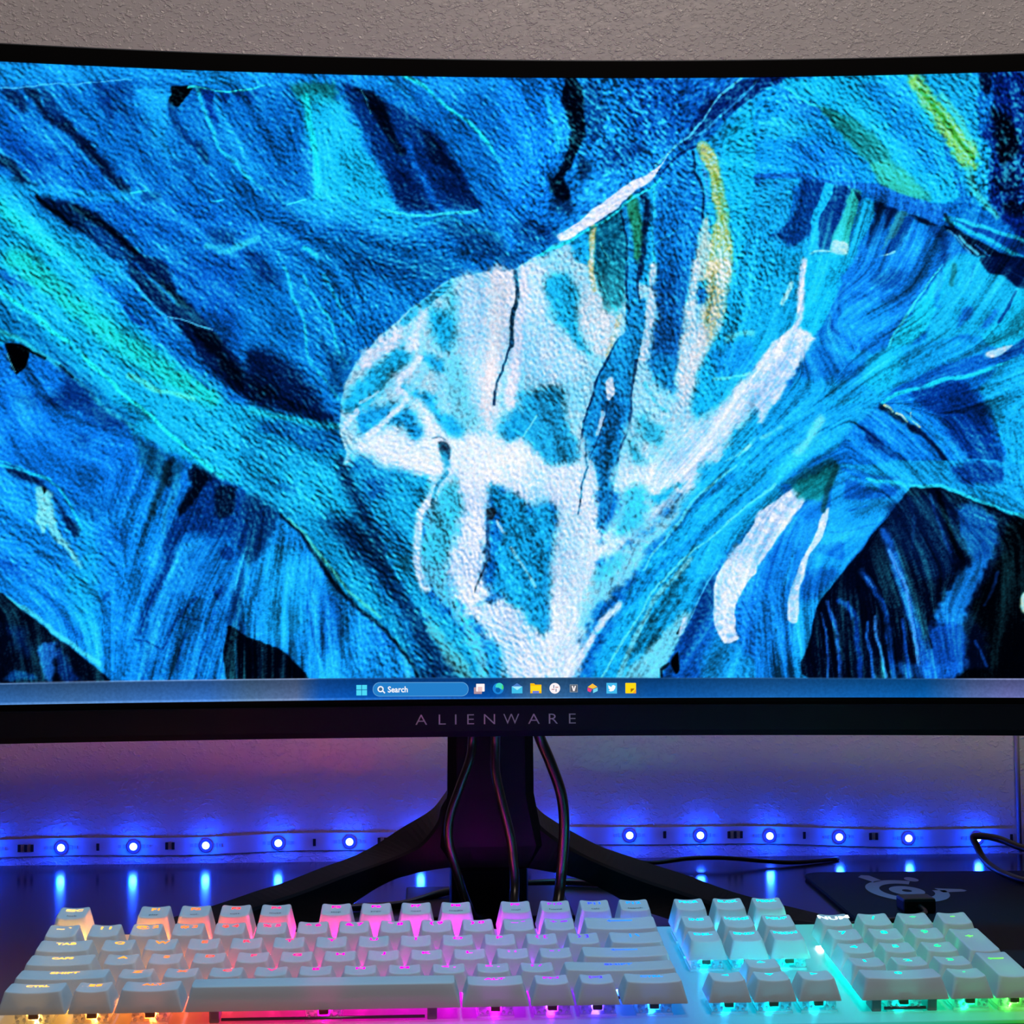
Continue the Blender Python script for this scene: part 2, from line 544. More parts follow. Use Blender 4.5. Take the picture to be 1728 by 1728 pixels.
# every line: P/S, red, green, blue, opacity, softness (P) or width (S), then x,y pairs; '=' starts a tile
ART = '''
= T1
P 24 150 235 .8 14 0,-20 1728,40 1728,170 1240,170 1130,120 860,130 300,150 0,170
P 12 105 215 .5 20 0,300 300,500 900,800 1500,1000 1728,1200 900,1200 400,900 0,700
P 5 35 100 .9 5 20,185 110,185 150,240 190,330 150,350 100,310 40,260
P 4 20 70 .92 4 160,180 260,185 280,280 340,360 430,380 520,460 640,600 760,740 850,830 880,900 800,880 680,740 540,590 430,460 300,370 220,260
P 5 45 120 .8 4 270,185 320,190 380,330 450,400 380,400 300,300
P 5 60 150 .7 5 620,170 690,170 760,440 700,400 650,280
P 5 60 150 .6 6 700,180 860,180 850,260 720,260
S 5 60 150 .6 7 700,300 800,350 910,470
S 5 60 150 .5 6 950,420 1010,520 1100,600
S 90 190 250 .8 1.6 0,188 300,165 860,150
P 5 70 175 .5 12 0,480 250,620 420,600 300,720 350,850 230,780 100,640 0,560
P 3 18 65 .9 4 -30,640 90,710 160,790 260,850 120,830 60,760 -30,690
P 30 170 245 .6 14 900,200 1120,200 1120,500 1200,700 1050,600 950,400
P 0 2 12 1 2 1130,175 1250,180 1275,200 1210,290 1180,320 1120,280 1140,230
S 5 50 130 .7 9 1130,300 1180,450 1260,560 1370,680
P 4 45 110 .8 4 1290,540 1380,620 1370,690 1300,600
S 40 200 250 .85 5 1310,200 1370,380 1450,560 1560,690 1728,860
S 30 170 245 .5 14 1400,250 1560,560 1728,760
S 60 235 250 .9 2.5 1250,190 1340,190 1500,210 1620,200 1760,180
P 5 60 170 .9 3 1340,200 1430,210 1420,300 1450,430 1420,420 1370,300
P 5 60 160 .8 2 1470,225 1530,225 1510,310
P 5 60 160 .8 2 1560,215 1600,215 1580,290
P 5 65 165 .6 4 1630,210 1728,200 1700,260 1640,290
S 25 170 240 .55 16 0,830 200,870 400,880 700,920 900,890
P 25 185 232 .75 24 -60,830 120,880 260,1000 450,1130 640,1260 820,1450 500,1450 250,1400 -60,1250
S 35 220 225 .65 24 -20,960 200,1130 380,1290 540,1450
S 12 100 200 .6 10 -10,1270 120,1380 200,1450
P 3 25 80 .88 4 250,910 420,940 600,1000 720,1100 860,1230 960,1320 1090,1440 960,1440 860,1330 740,1310 620,1210 480,1110 380,1030 300,970
P 10 90 190 .6 6 560,1080 700,1150 830,1280 760,1330 640,1220
S 1 6 25 .9 5 255,915 380,1010 470,1090
S 1 8 35 .92 8 500,990 640,1080 780,1180 900,1290 1000,1420
S 35 165 240 .7 3 280,980 500,1160 700,1300 830,1430
S 35 165 240 .7 3 800,1250 900,1340 970,1430
P 4 45 115 .55 7 1380,1120 1560,1150 1560,1240 1440,1230
P 4 45 115 .5 6 950,890 1070,880 1050,940 960,930
S 5 70 160 .6 9 1150,680 1280,750 1250,800
S 60 220 250 .8 2.5 1400,950 1480,940
S 60 220 250 .8 2.5 870,885 980,870
S 80 230 240 .55 9 1380,1240 1500,1290 1600,1240 1700,1200
= T2
P 22 140 232 .8 10 -40,90 1728,120 1728,200 900,200 600,170 0,180
P 20 120 120 .75 6 240,160 520,160 540,260 500,300 300,290 260,240
P 25 185 235 .8 10 290,230 560,260 640,420 760,640 880,860 950,1000 700,960 450,900 400,700 340,480 300,330
S 32 230 240 .7 9 330,240 350,400 390,560 420,900
P 5 52 135 .92 4 580,170 720,210 870,290 1060,370 1180,470 1290,620 1380,760 1440,880 1490,1010 1220,1010 960,980 900,840 820,680 740,520 690,420 620,280
P 2 10 42 .92 4 640,195 760,220 850,280 900,400 960,560 1000,620 930,620 860,500 790,370 720,260
P 2 18 65 .88 5 1080,440 1180,500 1290,650 1360,760 1290,740 1160,660 1120,540
P 2 25 90 .6 6 880,700 1020,760 1100,880 1200,1000 1060,980 960,920
P 2 25 85 .5 6 1240,780 1380,800 1450,960 1300,960
S 10 110 220 .8 9 1010,560 1060,700 1160,860 1240,1000
S 70 170 210 .7 1.5 700,210 740,290 770,360
S 45 225 250 .9 5 980,105 1120,190 1240,290 1400,400 1520,530 1620,660 1680,790 1740,920
S 25 160 240 .7 6 840,105 960,200 1050,290
P 30 190 240 .55 14 250,960 500,900 900,980 1100,1080 1000,1160 800,1130 600,1060 420,1060
S 70 225 245 .85 3.5 840,990 1000,1020 1200,1035 1330,1030 1460,1010
S 50 210 240 .6 5 1100,1090 1300,1060 1500,1150 1728,1160
P 5 55 125 .65 14 1200,1080 1400,1090 1728,1200 1728,1340 1500,1320 1350,1220
P 6 100 175 .5 22 400,1150 900,1150 1300,1300 1400,1450 400,1450
S 5 85 160 .6 5 0,820 100,900 260,1050 330,1150
S 80 225 250 .8 2 200,975 340,930
P 4 45 125 .85 7 -40,1280 90,1310 130,1440 -40,1440
S 40 215 240 .8 5 330,1240 400,1300 470,1430
S 40 200 235 .6 4 150,1280 200,1370 240,1440
= T3
P 16 128 235 .9 12 -40,100 340,120 380,500 250,800 330,1000 100,1200 -40,1200
S 40 190 245 .7 7 250,260 310,420 320,620
P 22 135 230 .8 8 560,120 1500,120 1200,500 960,720 700,900 450,1060 340,1100 400,800 520,600
P 8 75 185 .6 14 800,140 1500,140 1400,300 1200,480 1050,560 860,520 760,420
P 5 50 130 .6 5 500,160 600,160 620,480 540,560 500,400
P 5 55 150 .6 8 620,560 900,560 800,700 640,740
P 1 6 32 .96 3 365,115 440,125 490,200 500,400 490,520 440,620 400,720 350,780 390,900 330,930 260,870 270,800 350,700 390,560 400,420 350,260
P 3 18 65 .7 4 480,650 540,700 490,800 460,740
P 3 18 65 .6 5 280,900 390,880 400,1030 280,990
P 5 50 130 .6 12 0,1080 200,1060 330,1180 100,1220
P 5 35 120 .9 6 1300,260 1560,140 1740,130 1740,230 1400,400 1200,560 1150,540
P 24 158 232 1 2 60,1390 340,1210 520,1130 700,1000 960,800 1200,600 1290,540 1760,215 1760,1450 0,1450
P 175 205 225 .8 8 -20,1400 180,1330 400,1220 420,1450 -20,1450
P 10 88 128 .85 5 540,1130 740,980 770,1130 790,1450 640,1450
S 90 200 210 .6 1.6 600,1220 680,1340 720,1430
S 195 175 75 .9 7 545,1120 550,1250 555,1450
P 45 135 100 .85 4 780,940 850,900 880,1050 890,1200 850,1450 800,1450
S 20 125 205 .95 9 760,990 790,1120 800,1250 800,1450
S 5 28 85 .92 9 890,880 920,1000 900,1150 890,1300 850,1440
S 3 30 80 .9 2.6 740,1000 770,1150 775,1300 780,1440
S 55 205 240 .8 3.5 960,820 965,1100 960,1440
P 15 112 212 .8 6 990,780 1200,640 1280,900 1290,1200 1240,1450 980,1450
S 50 180 240 .7 2 980,1220 1130,1130
S 3 28 85 .95 3.5 1210,610 1230,730 1280,850 1290,1050
S 70 160 245 .9 2.6 1235,600 1300,760 1310,950
P 172 182 62 .92 4 1240,570 1300,540 1380,640 1400,780 1440,960 1480,1150 1490,1450 1310,1450 1320,1200 1380,1050 1340,900 1320,760
S 90 130 20 .5 5 1360,760 1400,950 1420,1100
P 178 192 170 .8 4 1320,1030 1250,1160 1230,1300 1240,1450 1310,1450 1330,1200
P 22 178 238 .85 10 1420,480 1760,250 1760,700 1640,800 1600,1000 1560,1450 1500,1450 1480,1100 1420,900
P 15 75 175 .8 3 1630,790 1760,750 1760,860 1640,840
P 25 165 238 .9 4 1640,840 1760,840 1760,1450 1560,1450 1600,1000
S 100 205 250 .85 3 1540,125 1420,210 1350,300 1200,500 1050,620 960,700
S 60 170 240 .7 3 1640,150 1500,290 1360,420 1240,500
P 228 226 238 .95 2 1050,620 1000,690 900,755 800,815 700,880 610,950 520,1030 430,1105 330,1165 340,1205 420,1185 520,1125 620,1045 730,970 820,890 930,800 990,720
S 5 40 120 .85 3 1230,570 1120,640 1000,750
S 45 215 245 .9 3 1000,780 940,840 800,940 640,1060 460,1180 340,1230 60,1370
= T4
P 5 45 135 .95 3 -20,110 215,110 140,180 -20,250
P 16 148 232 1 3 140,180 350,350 600,520 700,700 800,820 600,830 400,790 200,750 -40,770 -40,260
P 14 105 200 .7 10 140,190 340,340 300,410 200,330
P 15 118 222 .7 14 150,540 420,560 600,790 300,760
P 40 190 235 .5 12 0,400 300,400 300,500 0,520
P 22 172 238 1 3 215,112 980,98 1100,300 1200,600 1300,900 1200,950 1000,930 800,640 500,400 135,178
P 16 130 228 .6 14 650,180 950,140 1050,420 1200,760 1000,700 800,400
S 60 225 245 .8 3 150,190 300,290 420,360
P 30 138 145 .88 5 380,340 560,390 760,530 900,700 1090,900 1080,950 960,930 800,820 680,700 560,540
P 70 200 190 .7 6 700,720 860,680 1060,900 940,920 800,830
P 24 165 230 .9 5 1050,98 1440,95 1400,300 1500,700 1480,950 1620,1080 1400,960 1300,800 1150,400
P 140 205 75 .88 6 960,98 1050,98 1120,220 1260,400 1380,560 1400,740 1300,700 1200,540 1080,330 990,200
S 40 140 45 .6 7 1050,200 1180,380 1280,520 1370,650
S 110 215 190 .6 8 1180,240 1320,420 1390,560
S 90 205 200 .6 9 1360,740 1400,880 1540,1040
P 3 12 62 .95 3 1435,75 1500,75 1500,210 1450,215
P 6 42 145 .96 5 1510,60 1760,60 1760,1170 1600,1080 1500,950 1490,820 1500,560 1450,500 1530,340 1520,200
P 1 4 26 .88 7 1530,340 1640,400 1700,600 1560,700 1520,480
P 1 6 34 .8 6 1600,960 1760,970 1760,1050 1620,1010
P 1 6 40 .5 9 1540,760 1700,760 1680,930 1560,880
P 26 165 238 1 4 -40,790 260,800 200,1000 100,1150 0,1250 -40,1450 340,1450 900,1450 600,1300 400,1200 300,900
P 22 125 225 .9 8 560,1300 900,1100 1180,1100 1300,1450 300,1450
P 6 60 152 .88 5 250,800 430,810 400,900 340,1000 330,1150 200,1230 40,1180 160,1100 220,930
P 5 50 140 .92 4 460,840 600,860 540,1000 440,1250 370,1270 380,1050 420,950
P 22 172 238 1 2 430,805 480,830 440,950 380,1050 370,1200 320,1290 320,1100 335,1000 390,890
P 50 178 180 .92 3 590,860 640,900 610,1050 570,1200 540,1290 450,1290 440,1250 500,1080 560,920
P 180 218 215 .85 3 460,1200 540,1200 555,1305 450,1285
P 5 28 75 .9 2 600,870 650,920 640,960 612,920
P 26 168 232 1 3 660,930 740,950 740,1050 680,1170 590,1310 540,1310 600,1130
P 3 30 92 .9 5 740,950 900,980 860,1090 790,1150 700,1240 740,1080
P 20 120 215 .8 4 800,1000 830,1010 790,1200 700,1300 720,1200
P 6 65 155 .85 5 900,1060 1010,1040 980,1100 900,1250 820,1290 850,1180
P 60 150 170 .7 3 900,1020 960,1000 930,1080 860,1180 800,1250 850,1120
P 2 16 52 .92 4 980,1020 1180,1080 1110,1110 1020,1080
P 8 58 140 .75 7 1110,1120 1230,1150 1260,1450 1100,1450 1180,1250
S 24 150 235 .7 10 1060,1120 1020,1260 960,1420
P 22 112 215 1 2 -40,758 200,752 420,797 640,826 800,838 1000,925 1170,978 1230,1000 1205,1105 1050,1052 860,972 680,882 500,832 300,792 -40,792
S 160 225 232 .85 2.6 200,1430 260,1340 340,1280 430,1275 560,1310 700,1325 820,1290 880,1270
P 14 75 115 .8 4 330,1300 440,1290 420,1380 340,1430 300,1430 310,1390
P 2 12 52 1 2 1205,1100 1400,1190 1560,1270 1760,1350 1760,1450 1500,1450 1400,1320 1280,1200
P 10 70 172 .95 2 1300,1060 1760,1225 1760,1300 1400,1160
S 34 195 242 .95 5 1210,1060 1380,1150 1560,1230 1760,1335
S 45 205 245 .9 5 1230,1045 1740,1210
S 8 25 40 .8 5 1205,1030 1260,1120
S 70 160 232 .9 2.6 1230,1140 1340,1250 1420,1370 1460,1430
S 100 200 242 .9 4 1300,1180 1420,1290
S 40 110 200 .7 2 1400,1230 1600,1380 1680,1450
= T5
P 15 122 228 .9 16 -60,560 400,660 860,1050 1200,1300 1200,1470 -60,1470
P 20 165 226 1 8 -60,-320 300,-90 560,20 790,240 980,440 1220,640 1500,900 1780,940 1780,1470 1480,1420 1200,1275 880,1100 640,880 400,640 180,530 -60,440
S 36 208 212 .85 34 100,-60 500,260 800,500 1100,700 1400,850
S 18 150 215 .6 16 900,940 1200,1150 1500,1400
S 120 238 218 .65 7 850,720 1050,810 1300,880
P 10 88 188 .85 6 -10,0 100,55 210,125 190,165 80,115 -10,30
S 16 128 232 .8 12 640,80 860,300 1060,520
S 45 228 242 .9 5 -10,145 150,270 300,390 450,520 640,680 850,860 1050,1050 1250,1220 1480,1400
P 10 112 192 .75 8 -30,200 200,370 360,530 560,710 760,890 900,1010 800,1000 600,850 400,650 200,510 -30,400
S 60 200 210 .6 6 0,420 200,540 420,680 640,880 860,1060
S 5 60 160 .8 5 840,270 880,340 950,420
S 8 80 180 .7 4 1040,480 1200,640 1400,800
P 11 100 205 .9 14 1100,-40 1780,-40 1780,640 1600,560 1400,380 1200,160
P 3 26 88 .94 5 850,-40 1090,-40 1180,180 1330,320 1480,480 1600,620 1780,720 1780,940 1620,860 1480,760 1330,600 1180,400 1000,230 900,110
P 1 7 32 .88 6 1240,380 1420,430 1500,600 1640,700 1620,830 1500,720 1400,560
P 1 7 32 .7 5 1000,60 1120,110 1250,280 1120,200
S 12 105 205 .9 3.5 880,-30 1060,130 1150,250
S 45 175 245 .85 4 740,-10 900,120 1060,300 1200,460
S 95 165 225 .9 1.5 1110,340 1250,370 1400,410
P 5 52 138 .85 10 400,655 560,800 720,960 860,1060 700,1070 520,970 300,900 420,780
P 6 70 165 .6 10 480,1110 600,1100 570,1190 480,1170
P 6 70 165 .5 8 80,850 250,830 260,940 140,900
P 14 82 120 .65 10 900,1130 1100,1240 1220,1310 1160,1450 1050,1450 920,1300
P 2 12 40 .9 6 1100,1260 1140,1280 1120,1450 1080,1440
P 2 10 38 .95 5 1290,1330 1420,1380 1460,1450 1260,1450
P 0 2 8 1 1.6 38,515 120,528 195,560 185,640 115,712 70,620
S 0 4 12 .95 4 190,560 310,620
S 2 16 50 .8 3 400,660 480,730
S 100 200 240 .8 1.5 50,580 105,690
S 32 185 242 .9 3 -10,1275 150,1340 340,1410
P 3 28 88 .85 4 20,1315 150,1350 300,1430 100,1430
S 40 210 240 .7 4 1290,1240 1440,1340 1540,1430
= T6
P 12 118 210 1 16 -60,0 600,-40 1200,120 900,380 620,740 560,1000 300,900 -60,700
P 5 70 150 .5 14 560,-40 1200,-40 1200,120 700,60
P 5 45 125 .75 7 -20,-20 90,-20 180,150 60,100
S 42 198 238 .85 4 200,0 250,200 330,380 350,600 470,760 540,870
S 40 195 235 .8 4 330,60 400,220 510,380 560,560 620,640
S 35 190 235 .7 5 470,60 560,260 660,380
S 5 60 130 .7 6 440,470 490,600 540,740
P 3 26 88 .9 10 -40,560 150,590 300,700 450,880 555,1050 400,1030 200,960 -40,920
P 1 8 34 .8 8 -20,740 100,780 140,860 0,840
P 5 58 120 .6 8 520,560 640,580 610,740 560,820 490,800
P 17 150 212 1 5 -40,930 200,975 555,1060 620,1250 670,1450 -40,1450
P 8 92 182 .75 12 50,1010 520,1070 570,1210 200,1240 60,1160
S 40 195 225 .7 8 -20,950 200,1000 540,1060
P 3 28 78 .88 4 480,1290 600,1285 665,1440 560,1440
P 32 182 208 .8 14 -40,1180 300,1350 500,1450 -40,1450
P 150 208 235 1 2.5 1720,5 1500,42 1300,100 1200,150 1080,250 950,350 830,470 720,590 620,735 560,850 570,960 550,1090 600,1230 650,1450 1900,1460 3200,1460 3200,400 2800,200 2400,60 2050,-60 1850,-70
P 40 160 220 .9 3 1290,110 1200,160 1080,260 960,365 1000,390 1120,290 1220,200 1320,130
P 28 168 232 .95 5 900,480 1050,560 960,700 720,920 600,960 570,860 700,760 850,640
P 28 168 232 .95 6 1160,290 1330,330 1320,500 1250,560 1180,450
P 60 185 235 .8 6 1290,120 1400,120 1330,340 1270,280
P 24 158 228 .95 5 1100,570 1250,620 1240,700 1120,640
P 26 160 230 .95 5 1000,820 1200,850 1220,940 1400,1060 1360,1150 1260,1100 1180,980 1080,880
P 22 152 228 .95 5 700,940 1000,930 1080,1000 1120,1080 1060,1160 980,1060 870,1050 780,1100 690,1100
P 100 195 235 .7 8 1260,600 1400,640 1480,1000 1400,1060 1300,900
P 28 160 230 .95 6 1640,1040 1780,940 1780,1190 1650,1140
P 10 112 195 1 5 650,1250 760,1280 850,1340 1000,1340 1160,1440 660,1440
P 222 218 226 .9 4 720,590 960,400 930,540 750,670
P 212 224 245 .9 6 1100,290 1130,330 1050,560 1000,520 1050,400
P 190 215 238 .7 12 1330,120 1520,60 1520,600 1440,900 1380,560
P 228 216 214 .95 6 1540,45 1705,15 1695,300 1660,560 1610,800 1560,1050 1490,900 1520,600
P 226 234 244 .97 5 680,1190 870,1075 980,1090 1060,1170 1150,1090 1090,890 1230,1070 1300,1140 1500,1100 1780,1190 1780,1450 1150,1450 1000,1330 850,1290 740,1230
S 226 234 244 .9 8 1090,600 1040,680 960,790
S 226 234 244 .9 8 950,820 1010,880 860,1020 740,1130
S 226 234 244 .8 8 590,1060 680,950
S 190 225 240 .8 3 690,900 820,830
S 18 55 110 .95 3 1725,120 1705,450 1660,640 1620,760 1585,920
P 24 50 90 .95 2.5 1220,1160 1285,1185 1290,1270 1230,1240
S 90 120 160 .8 2.5 1180,1135 1230,1130 1280,1170
S 34 145 205 .95 10 1260,1250 1275,1340 1225,1430
= T7
P 185 215 235 .8 14 100,0 260,0 280,300 500,600 400,760 100,700
P 26 165 228 .95 5 250,60 400,60 470,250 460,450 570,610 450,540 330,400 260,250
S 230 218 226 .9 15 90,20 90,250 60,500 35,700 10,900
S 18 80 135 .95 5.5 30,20 42,200 20,400 8,540
P 182 198 208 .95 6 480,100 640,200 740,280 720,460 640,620 560,560 480,440
P 18 100 132 .88 5 560,-20 760,-20 770,250 680,300 600,200
S 192 175 85 .9 8 545,-20 555,150
S 70 180 200 .7 2 590,-10 640,180 720,300
S 182 170 100 .9 6 735,330 690,480 645,590
P 26 140 216 1 2.2 770,-30 850,-30 850,200 900,220 880,450 850,600 830,800 800,980 790,1060 725,1170 700,1450 590,1450 560,1300 500,1250 450,1250 480,1050 560,850 620,650 720,470 770,400
P 22 120 205 .7 8 620,800 780,900 780,1060 720,1160 600,1300 560,1100
S 8 48 110 .9 3 720,470 620,680 560,850 490,1030 450,1250 410,1370
S 8 48 110 .9 3 780,-20 775,170 800,300
S 8 48 110 .9 3 865,-10 848,60 850,200
S 8 48 110 .9 3 840,620 820,800 800,960 790,1070 720,1200 690,1430
P 192 205 220 .95 2 650,760 692,738 702,830 662,890 640,870
P 192 205 220 .95 2 600,965 628,980 600,1100 570,1115
S 20 80 150 .8 2 650,900 590,1130 520,1300 500,1430
P 172 205 226 .9 5 470,1120 540,1280 590,1450 400,1450
S 40 110 170 .8 2 500,1130 510,1300 490,1430
S 196 205 210 .95 9 950,0 950,150 920,350 880,620
P 14 100 192 .96 5 990,40 1200,40 1170,350 1130,560 1150,700 1080,830 1000,800 920,640 960,350
P 22 142 215 .85 7 940,600 1110,620 1070,830 980,820
S 194 206 202 .92 13 1235,-20 1210,250 1160,500 1120,760
P 24 168 234 1 5 1460,-40 1780,-40 1780,580 1500,800 1350,950 1230,1020 1190,850 1250,650 1370,450 1440,200
P 188 182 110 .94 4 1310,-40 1475,-40 1430,200 1380,400 1290,560 1230,600 1260,380 1300,200
S 120 110 30 .5 5 1350,40 1330,220 1270,450
P 208 206 205 .9 5 1250,380 1310,500 1265,650 1190,850 1170,1020 1100,1000 1130,720 1180,500
P 18 138 226 .75 10 1350,560 1700,500 1640,680 1380,720
S 125 218 236 .7 8 1440,480 1560,440 1700,480
S 115 222 242 .8 4 1350,740 1500,740 1600,700
P 190 220 240 .85 9 1150,1000 1350,1060 1500,900 1780,620 1780,820 1500,1100 1280,1450 1000,1450 1050,1200
S 228 232 246 .9 22 1760,620 1600,790 1450,970 1300,1150 1180,1330
P 160 208 230 .8 12 840,680 1000,820 1160,1000 1100,1250 900,1450 720,1450 760,1150 830,980
P 30 158 216 .8 6 860,980 1020,1070 980,1190 860,1110
P 30 158 216 .8 5 790,1150 900,1300 840,1380 800,1260
S 60 175 225 .7 5 900,780 960,880 1040,950
P 24 148 216 .9 6 60,850 340,790 380,1000 450,1250 400,1370 200,1290 100,1150 -20,1150 -20,1000 60,950
S 130 210 235 .8 2.5 80,1130 180,1000
P 228 236 246 .95 5 -20,1180 100,1160 220,1300 420,1410 400,1470 -20,1470
P 26 165 232 1 4 1780,850 1600,980 1480,1120 1350,1300 1270,1450 1780,1450
P 20 128 224 .8 10 1780,1170 1600,1300 1480,1450 1780,1450
S 120 215 240 .8 4 1760,950 1600,1180 1400,1300
S 140 220 242 .8 3 1760,1080 1560,1210
= T8
P 20 162 228 1 4 -40,-60 310,-60 260,350 180,440 -40,660
P 22 176 238 1 3 300,-60 600,-60 480,220 330,480 230,440 260,250
P 20 125 226 1 5 590,-60 1210,-60 960,280 850,480 700,560 560,560 420,340 500,200
P 24 148 238 .8 12 500,250 800,240 880,360 700,480 520,460
P 8 72 168 .75 8 720,40 950,20 880,150 760,130
S 10 80 182 .85 4 430,330 450,400 490,440
S 12 90 190 .6 5 540,110 510,220 500,320
P 26 188 238 1 4 1200,20 1260,-40 1240,150 1160,280 1080,420 900,600 800,600 960,330
S 14 115 215 .7 8 1190,60 1150,260
S 65 214 248 .9 3 1195,-10 1020,220 900,400 810,580
P 26 168 228 1 5 1250,-60 1480,-60 1600,60 1690,160 1640,300 1500,450 1300,460 1050,520 1180,260
P 18 105 208 .85 6 1290,400 1330,300 1400,265 1390,330
P 18 105 208 .85 6 1450,420 1500,320 1545,300 1530,390
S 28 110 130 .8 6 1275,-20 1250,130
S 14 110 200 .7 4 1400,0 1370,110
P 3 25 85 1 2.5 1440,-60 1780,-60 1780,180 1640,115 1580,55 1500,45
S 14 50 120 .8 2 1560,-20 1728,90
P 26 182 238 1 4 1680,160 1780,190 1780,440 1560,540 1440,490 1580,330
S 5 58 145 .9 4 1670,170 1630,240 1570,370
P 22 156 232 1 7 450,540 820,560 1100,480 1440,480 1490,570 1300,620 980,760 820,880 640,1020 520,1170 300,1310 -40,1450 -40,1000 160,800 330,480
P 14 112 212 .85 10 280,560 420,520 600,640 780,480 720,660 500,780 240,720
P 26 188 242 .75 12 700,600 900,560 860,820 660,800
S 130 218 238 .75 12 400,1010 300,1130 230,1230
S 120 215 240 .7 5 0,1130 120,1060
S 26 170 240 .8 7 420,900 600,880 760,860
P 190 216 242 1 4 -40,660 200,415 330,480 205,680 160,770 80,900 -40,1030
S 220 224 236 1 9 272,-30 250,200 220,380 100,540 -20,660
S 170 228 236 .85 6 125,245 190,110
P 12 102 204 1 3 820,872 1000,750 1300,622 1420,590 1560,600 1780,550 1780,600 1400,712 1100,792
P 194 216 226 .98 2 1480,575 1570,530 1650,515 1560,592 1490,602
P 8 66 156 .9 3 1565,590 1700,490 1780,480 1700,565 1580,602
P 13 122 224 1 2.5 750,935 1000,825 1300,735 1560,680 1600,1470 640,1450 460,1265
P 5 60 160 .88 8 980,830 1280,740 1420,850 1500,1000 1560,1200 1640,1450 1440,1450 1300,1200 1160,1000
P 5 45 130 .88 5 640,1060 760,1120 870,1260 760,1200 680,1120
S 26 152 242 .85 10 900,905 1040,1005 1250,1225 1430,1440
S 30 160 240 .6 8 560,1140 800,1300 1000,1440
S 5 60 150 .6 6 880,1250 1060,1360
S 2 14 46 .96 8 780,925 900,1000 1020,1090
S 3 22 75 .92 6 1000,1060 1120,1180 1200,1280 1300,1430
S 200 205 120 .95 2.5 800,915 840,935 865,960
S 200 205 120 .95 2.5 890,970 930,985 965,1030
S 190 200 130 .9 1.5 985,965 995,1010 1030,1060
S 34 205 246 .95 5 790,895 1000,822 1300,732 1760,600
P 25 166 236 1 5 1520,700 1780,600 1780,1450 1640,1450 1590,1200 1530,1000 1440,810
S 5 60 150 .7 5 1560,1200 1600,1330 1630,1430
P 14 98 145 1 3 120,1440 300,1330 460,1270 490,1450
= B1
P 18 138 236 .9 12 -60,60 250,120 600,350 900,200 1100,250 1000,800 900,1400 700,1400 340,1090 -60,820
S 32 192 242 .95 4 -10,-20 200,30 330,80 420,180 520,330 545,400
P 3 28 85 .92 3 40,10 210,58 300,130 400,255 530,380 515,455 440,360 340,200 240,110 100,50
P 135 222 236 .9 4 240,130 330,170 360,300 430,440 545,640 500,610 380,450 320,380 310,430 255,390 240,290
P 0 4 14 .9 2 275,130 305,140 290,180
P 8 88 200 .7 10 -20,560 120,620 240,740 160,760 60,700 -20,640
P 26 178 242 .6 16 540,300 620,400 650,700 640,1220 560,1150 480,950 420,700 540,640
S 10 100 210 .5 10 180,650 330,900 520,1120
S 85 212 242 .8 6 -10,830 150,920 350,1075 500,1185 660,1300
P 12 110 215 .6 10 650,400 850,400 800,560 680,560
P 2 10 40 1 2 -20,830 200,980 340,1090 450,1170 600,1290 710,1420 -20,1420
P 32 112 212 .85 4 280,1170 360,1150 380,1250 340,1400 290,1390 262,1250
P 10 60 150 .75 5 390,1150 450,1280 540,1400 400,1400
P 5 45 120 .75 12 20,1050 140,1080 200,1250 100,1200
P 10 80 170 .75 4 10,1400 80,1350 220,1370 230,1400
P 5 58 148 .85 7 1310,20 1560,130 1780,240 1780,420 1600,600 1560,500 1400,420 1240,440 1160,600 1080,820 1000,950 960,1100 900,1100 980,860 1080,640 1120,440 1220,250
P 20 130 225 .7 12 1240,500 1560,620 1560,900 1500,1400 950,1400 1040,1000 1150,700
P 1 8 34 .92 4 1310,20 1400,60 1330,150 1260,240 1200,310 1180,270 1240,150
P 2 16 52 .85 5 1430,130 1560,140 1540,270 1460,340 1420,250
P 4 36 100 .7 4 1310,260 1350,250 1340,310 1300,300
S 18 66 96 .75 9 1110,-20 1060,150 1000,300
S 40 150 200 .5 8 1180,60 1110,260 1080,420
P 5 58 150 .85 4 1460,540 1540,530 1530,600 1470,600
P 5 58 150 .85 4 1430,820 1485,800 1460,890 1420,880
P 8 80 180 .8 3 690,860 735,815 730,840 700,870
S 32 155 245 .85 10 1330,480 1200,580 1120,720 1060,860 1000,1000
S 8 75 170 .8 4 1300,860 1200,960 1120,1110
S 8 75 170 .85 2 1170,970 1260,1000 1340,1010
S 8 70 165 .85 2.4 1130,1110 1080,1200 1000,1170 900,1140
S 8 80 180 .7 4 1000,1180 960,1300 930,1400
S 8 80 180 .7 4 1240,1100 1190,1250 1180,1330
S 10 90 195 .6 4 1420,950 1370,1150 1300,1380
P 10 84 165 1 3 1790,420 1640,560 1590,700 1540,860 1500,1045 1790,1150
P 16 120 200 .8 8 1790,700 1650,800 1600,1000 1790,1100
P 4 50 120 .7 4 1540,820 1600,860 1580,960 1530,940
S 50 175 240 .8 3 1680,440 1600,620 1560,800
P 1 7 32 1 1.6 1498,1052 1620,1100 1790,1155 1790,1420 1500,1420
P 60 122 182 .9 1.6 1645,1150 1668,1150 1668,1400 1640,1400
S 10 60 112 .8 3 1560,1150 1560,1390
= B2
P 18 146 212 1 2 -60,-260 640,0 720,200 850,480 960,760 1080,950 1200,1100 1420,1420 1080,1420 960,1200 800,1030 640,880 500,720 400,580 300,440 180,320 -60,180
P 24 168 226 .8 12 -40,0 500,0 560,150 640,300 400,330 200,200
P 10 80 170 .6 8 60,60 220,100 260,170 100,110
P 3 38 98 .9 6 560,-20 640,20 720,200 850,450 900,600 820,560 700,330 600,120
P 4 45 112 .85 9 460,350 640,340 760,480 900,600 980,760 1080,920 1180,1080 1280,1240 1350,1420 1100,1420 1020,1180 900,900 760,700 600,520
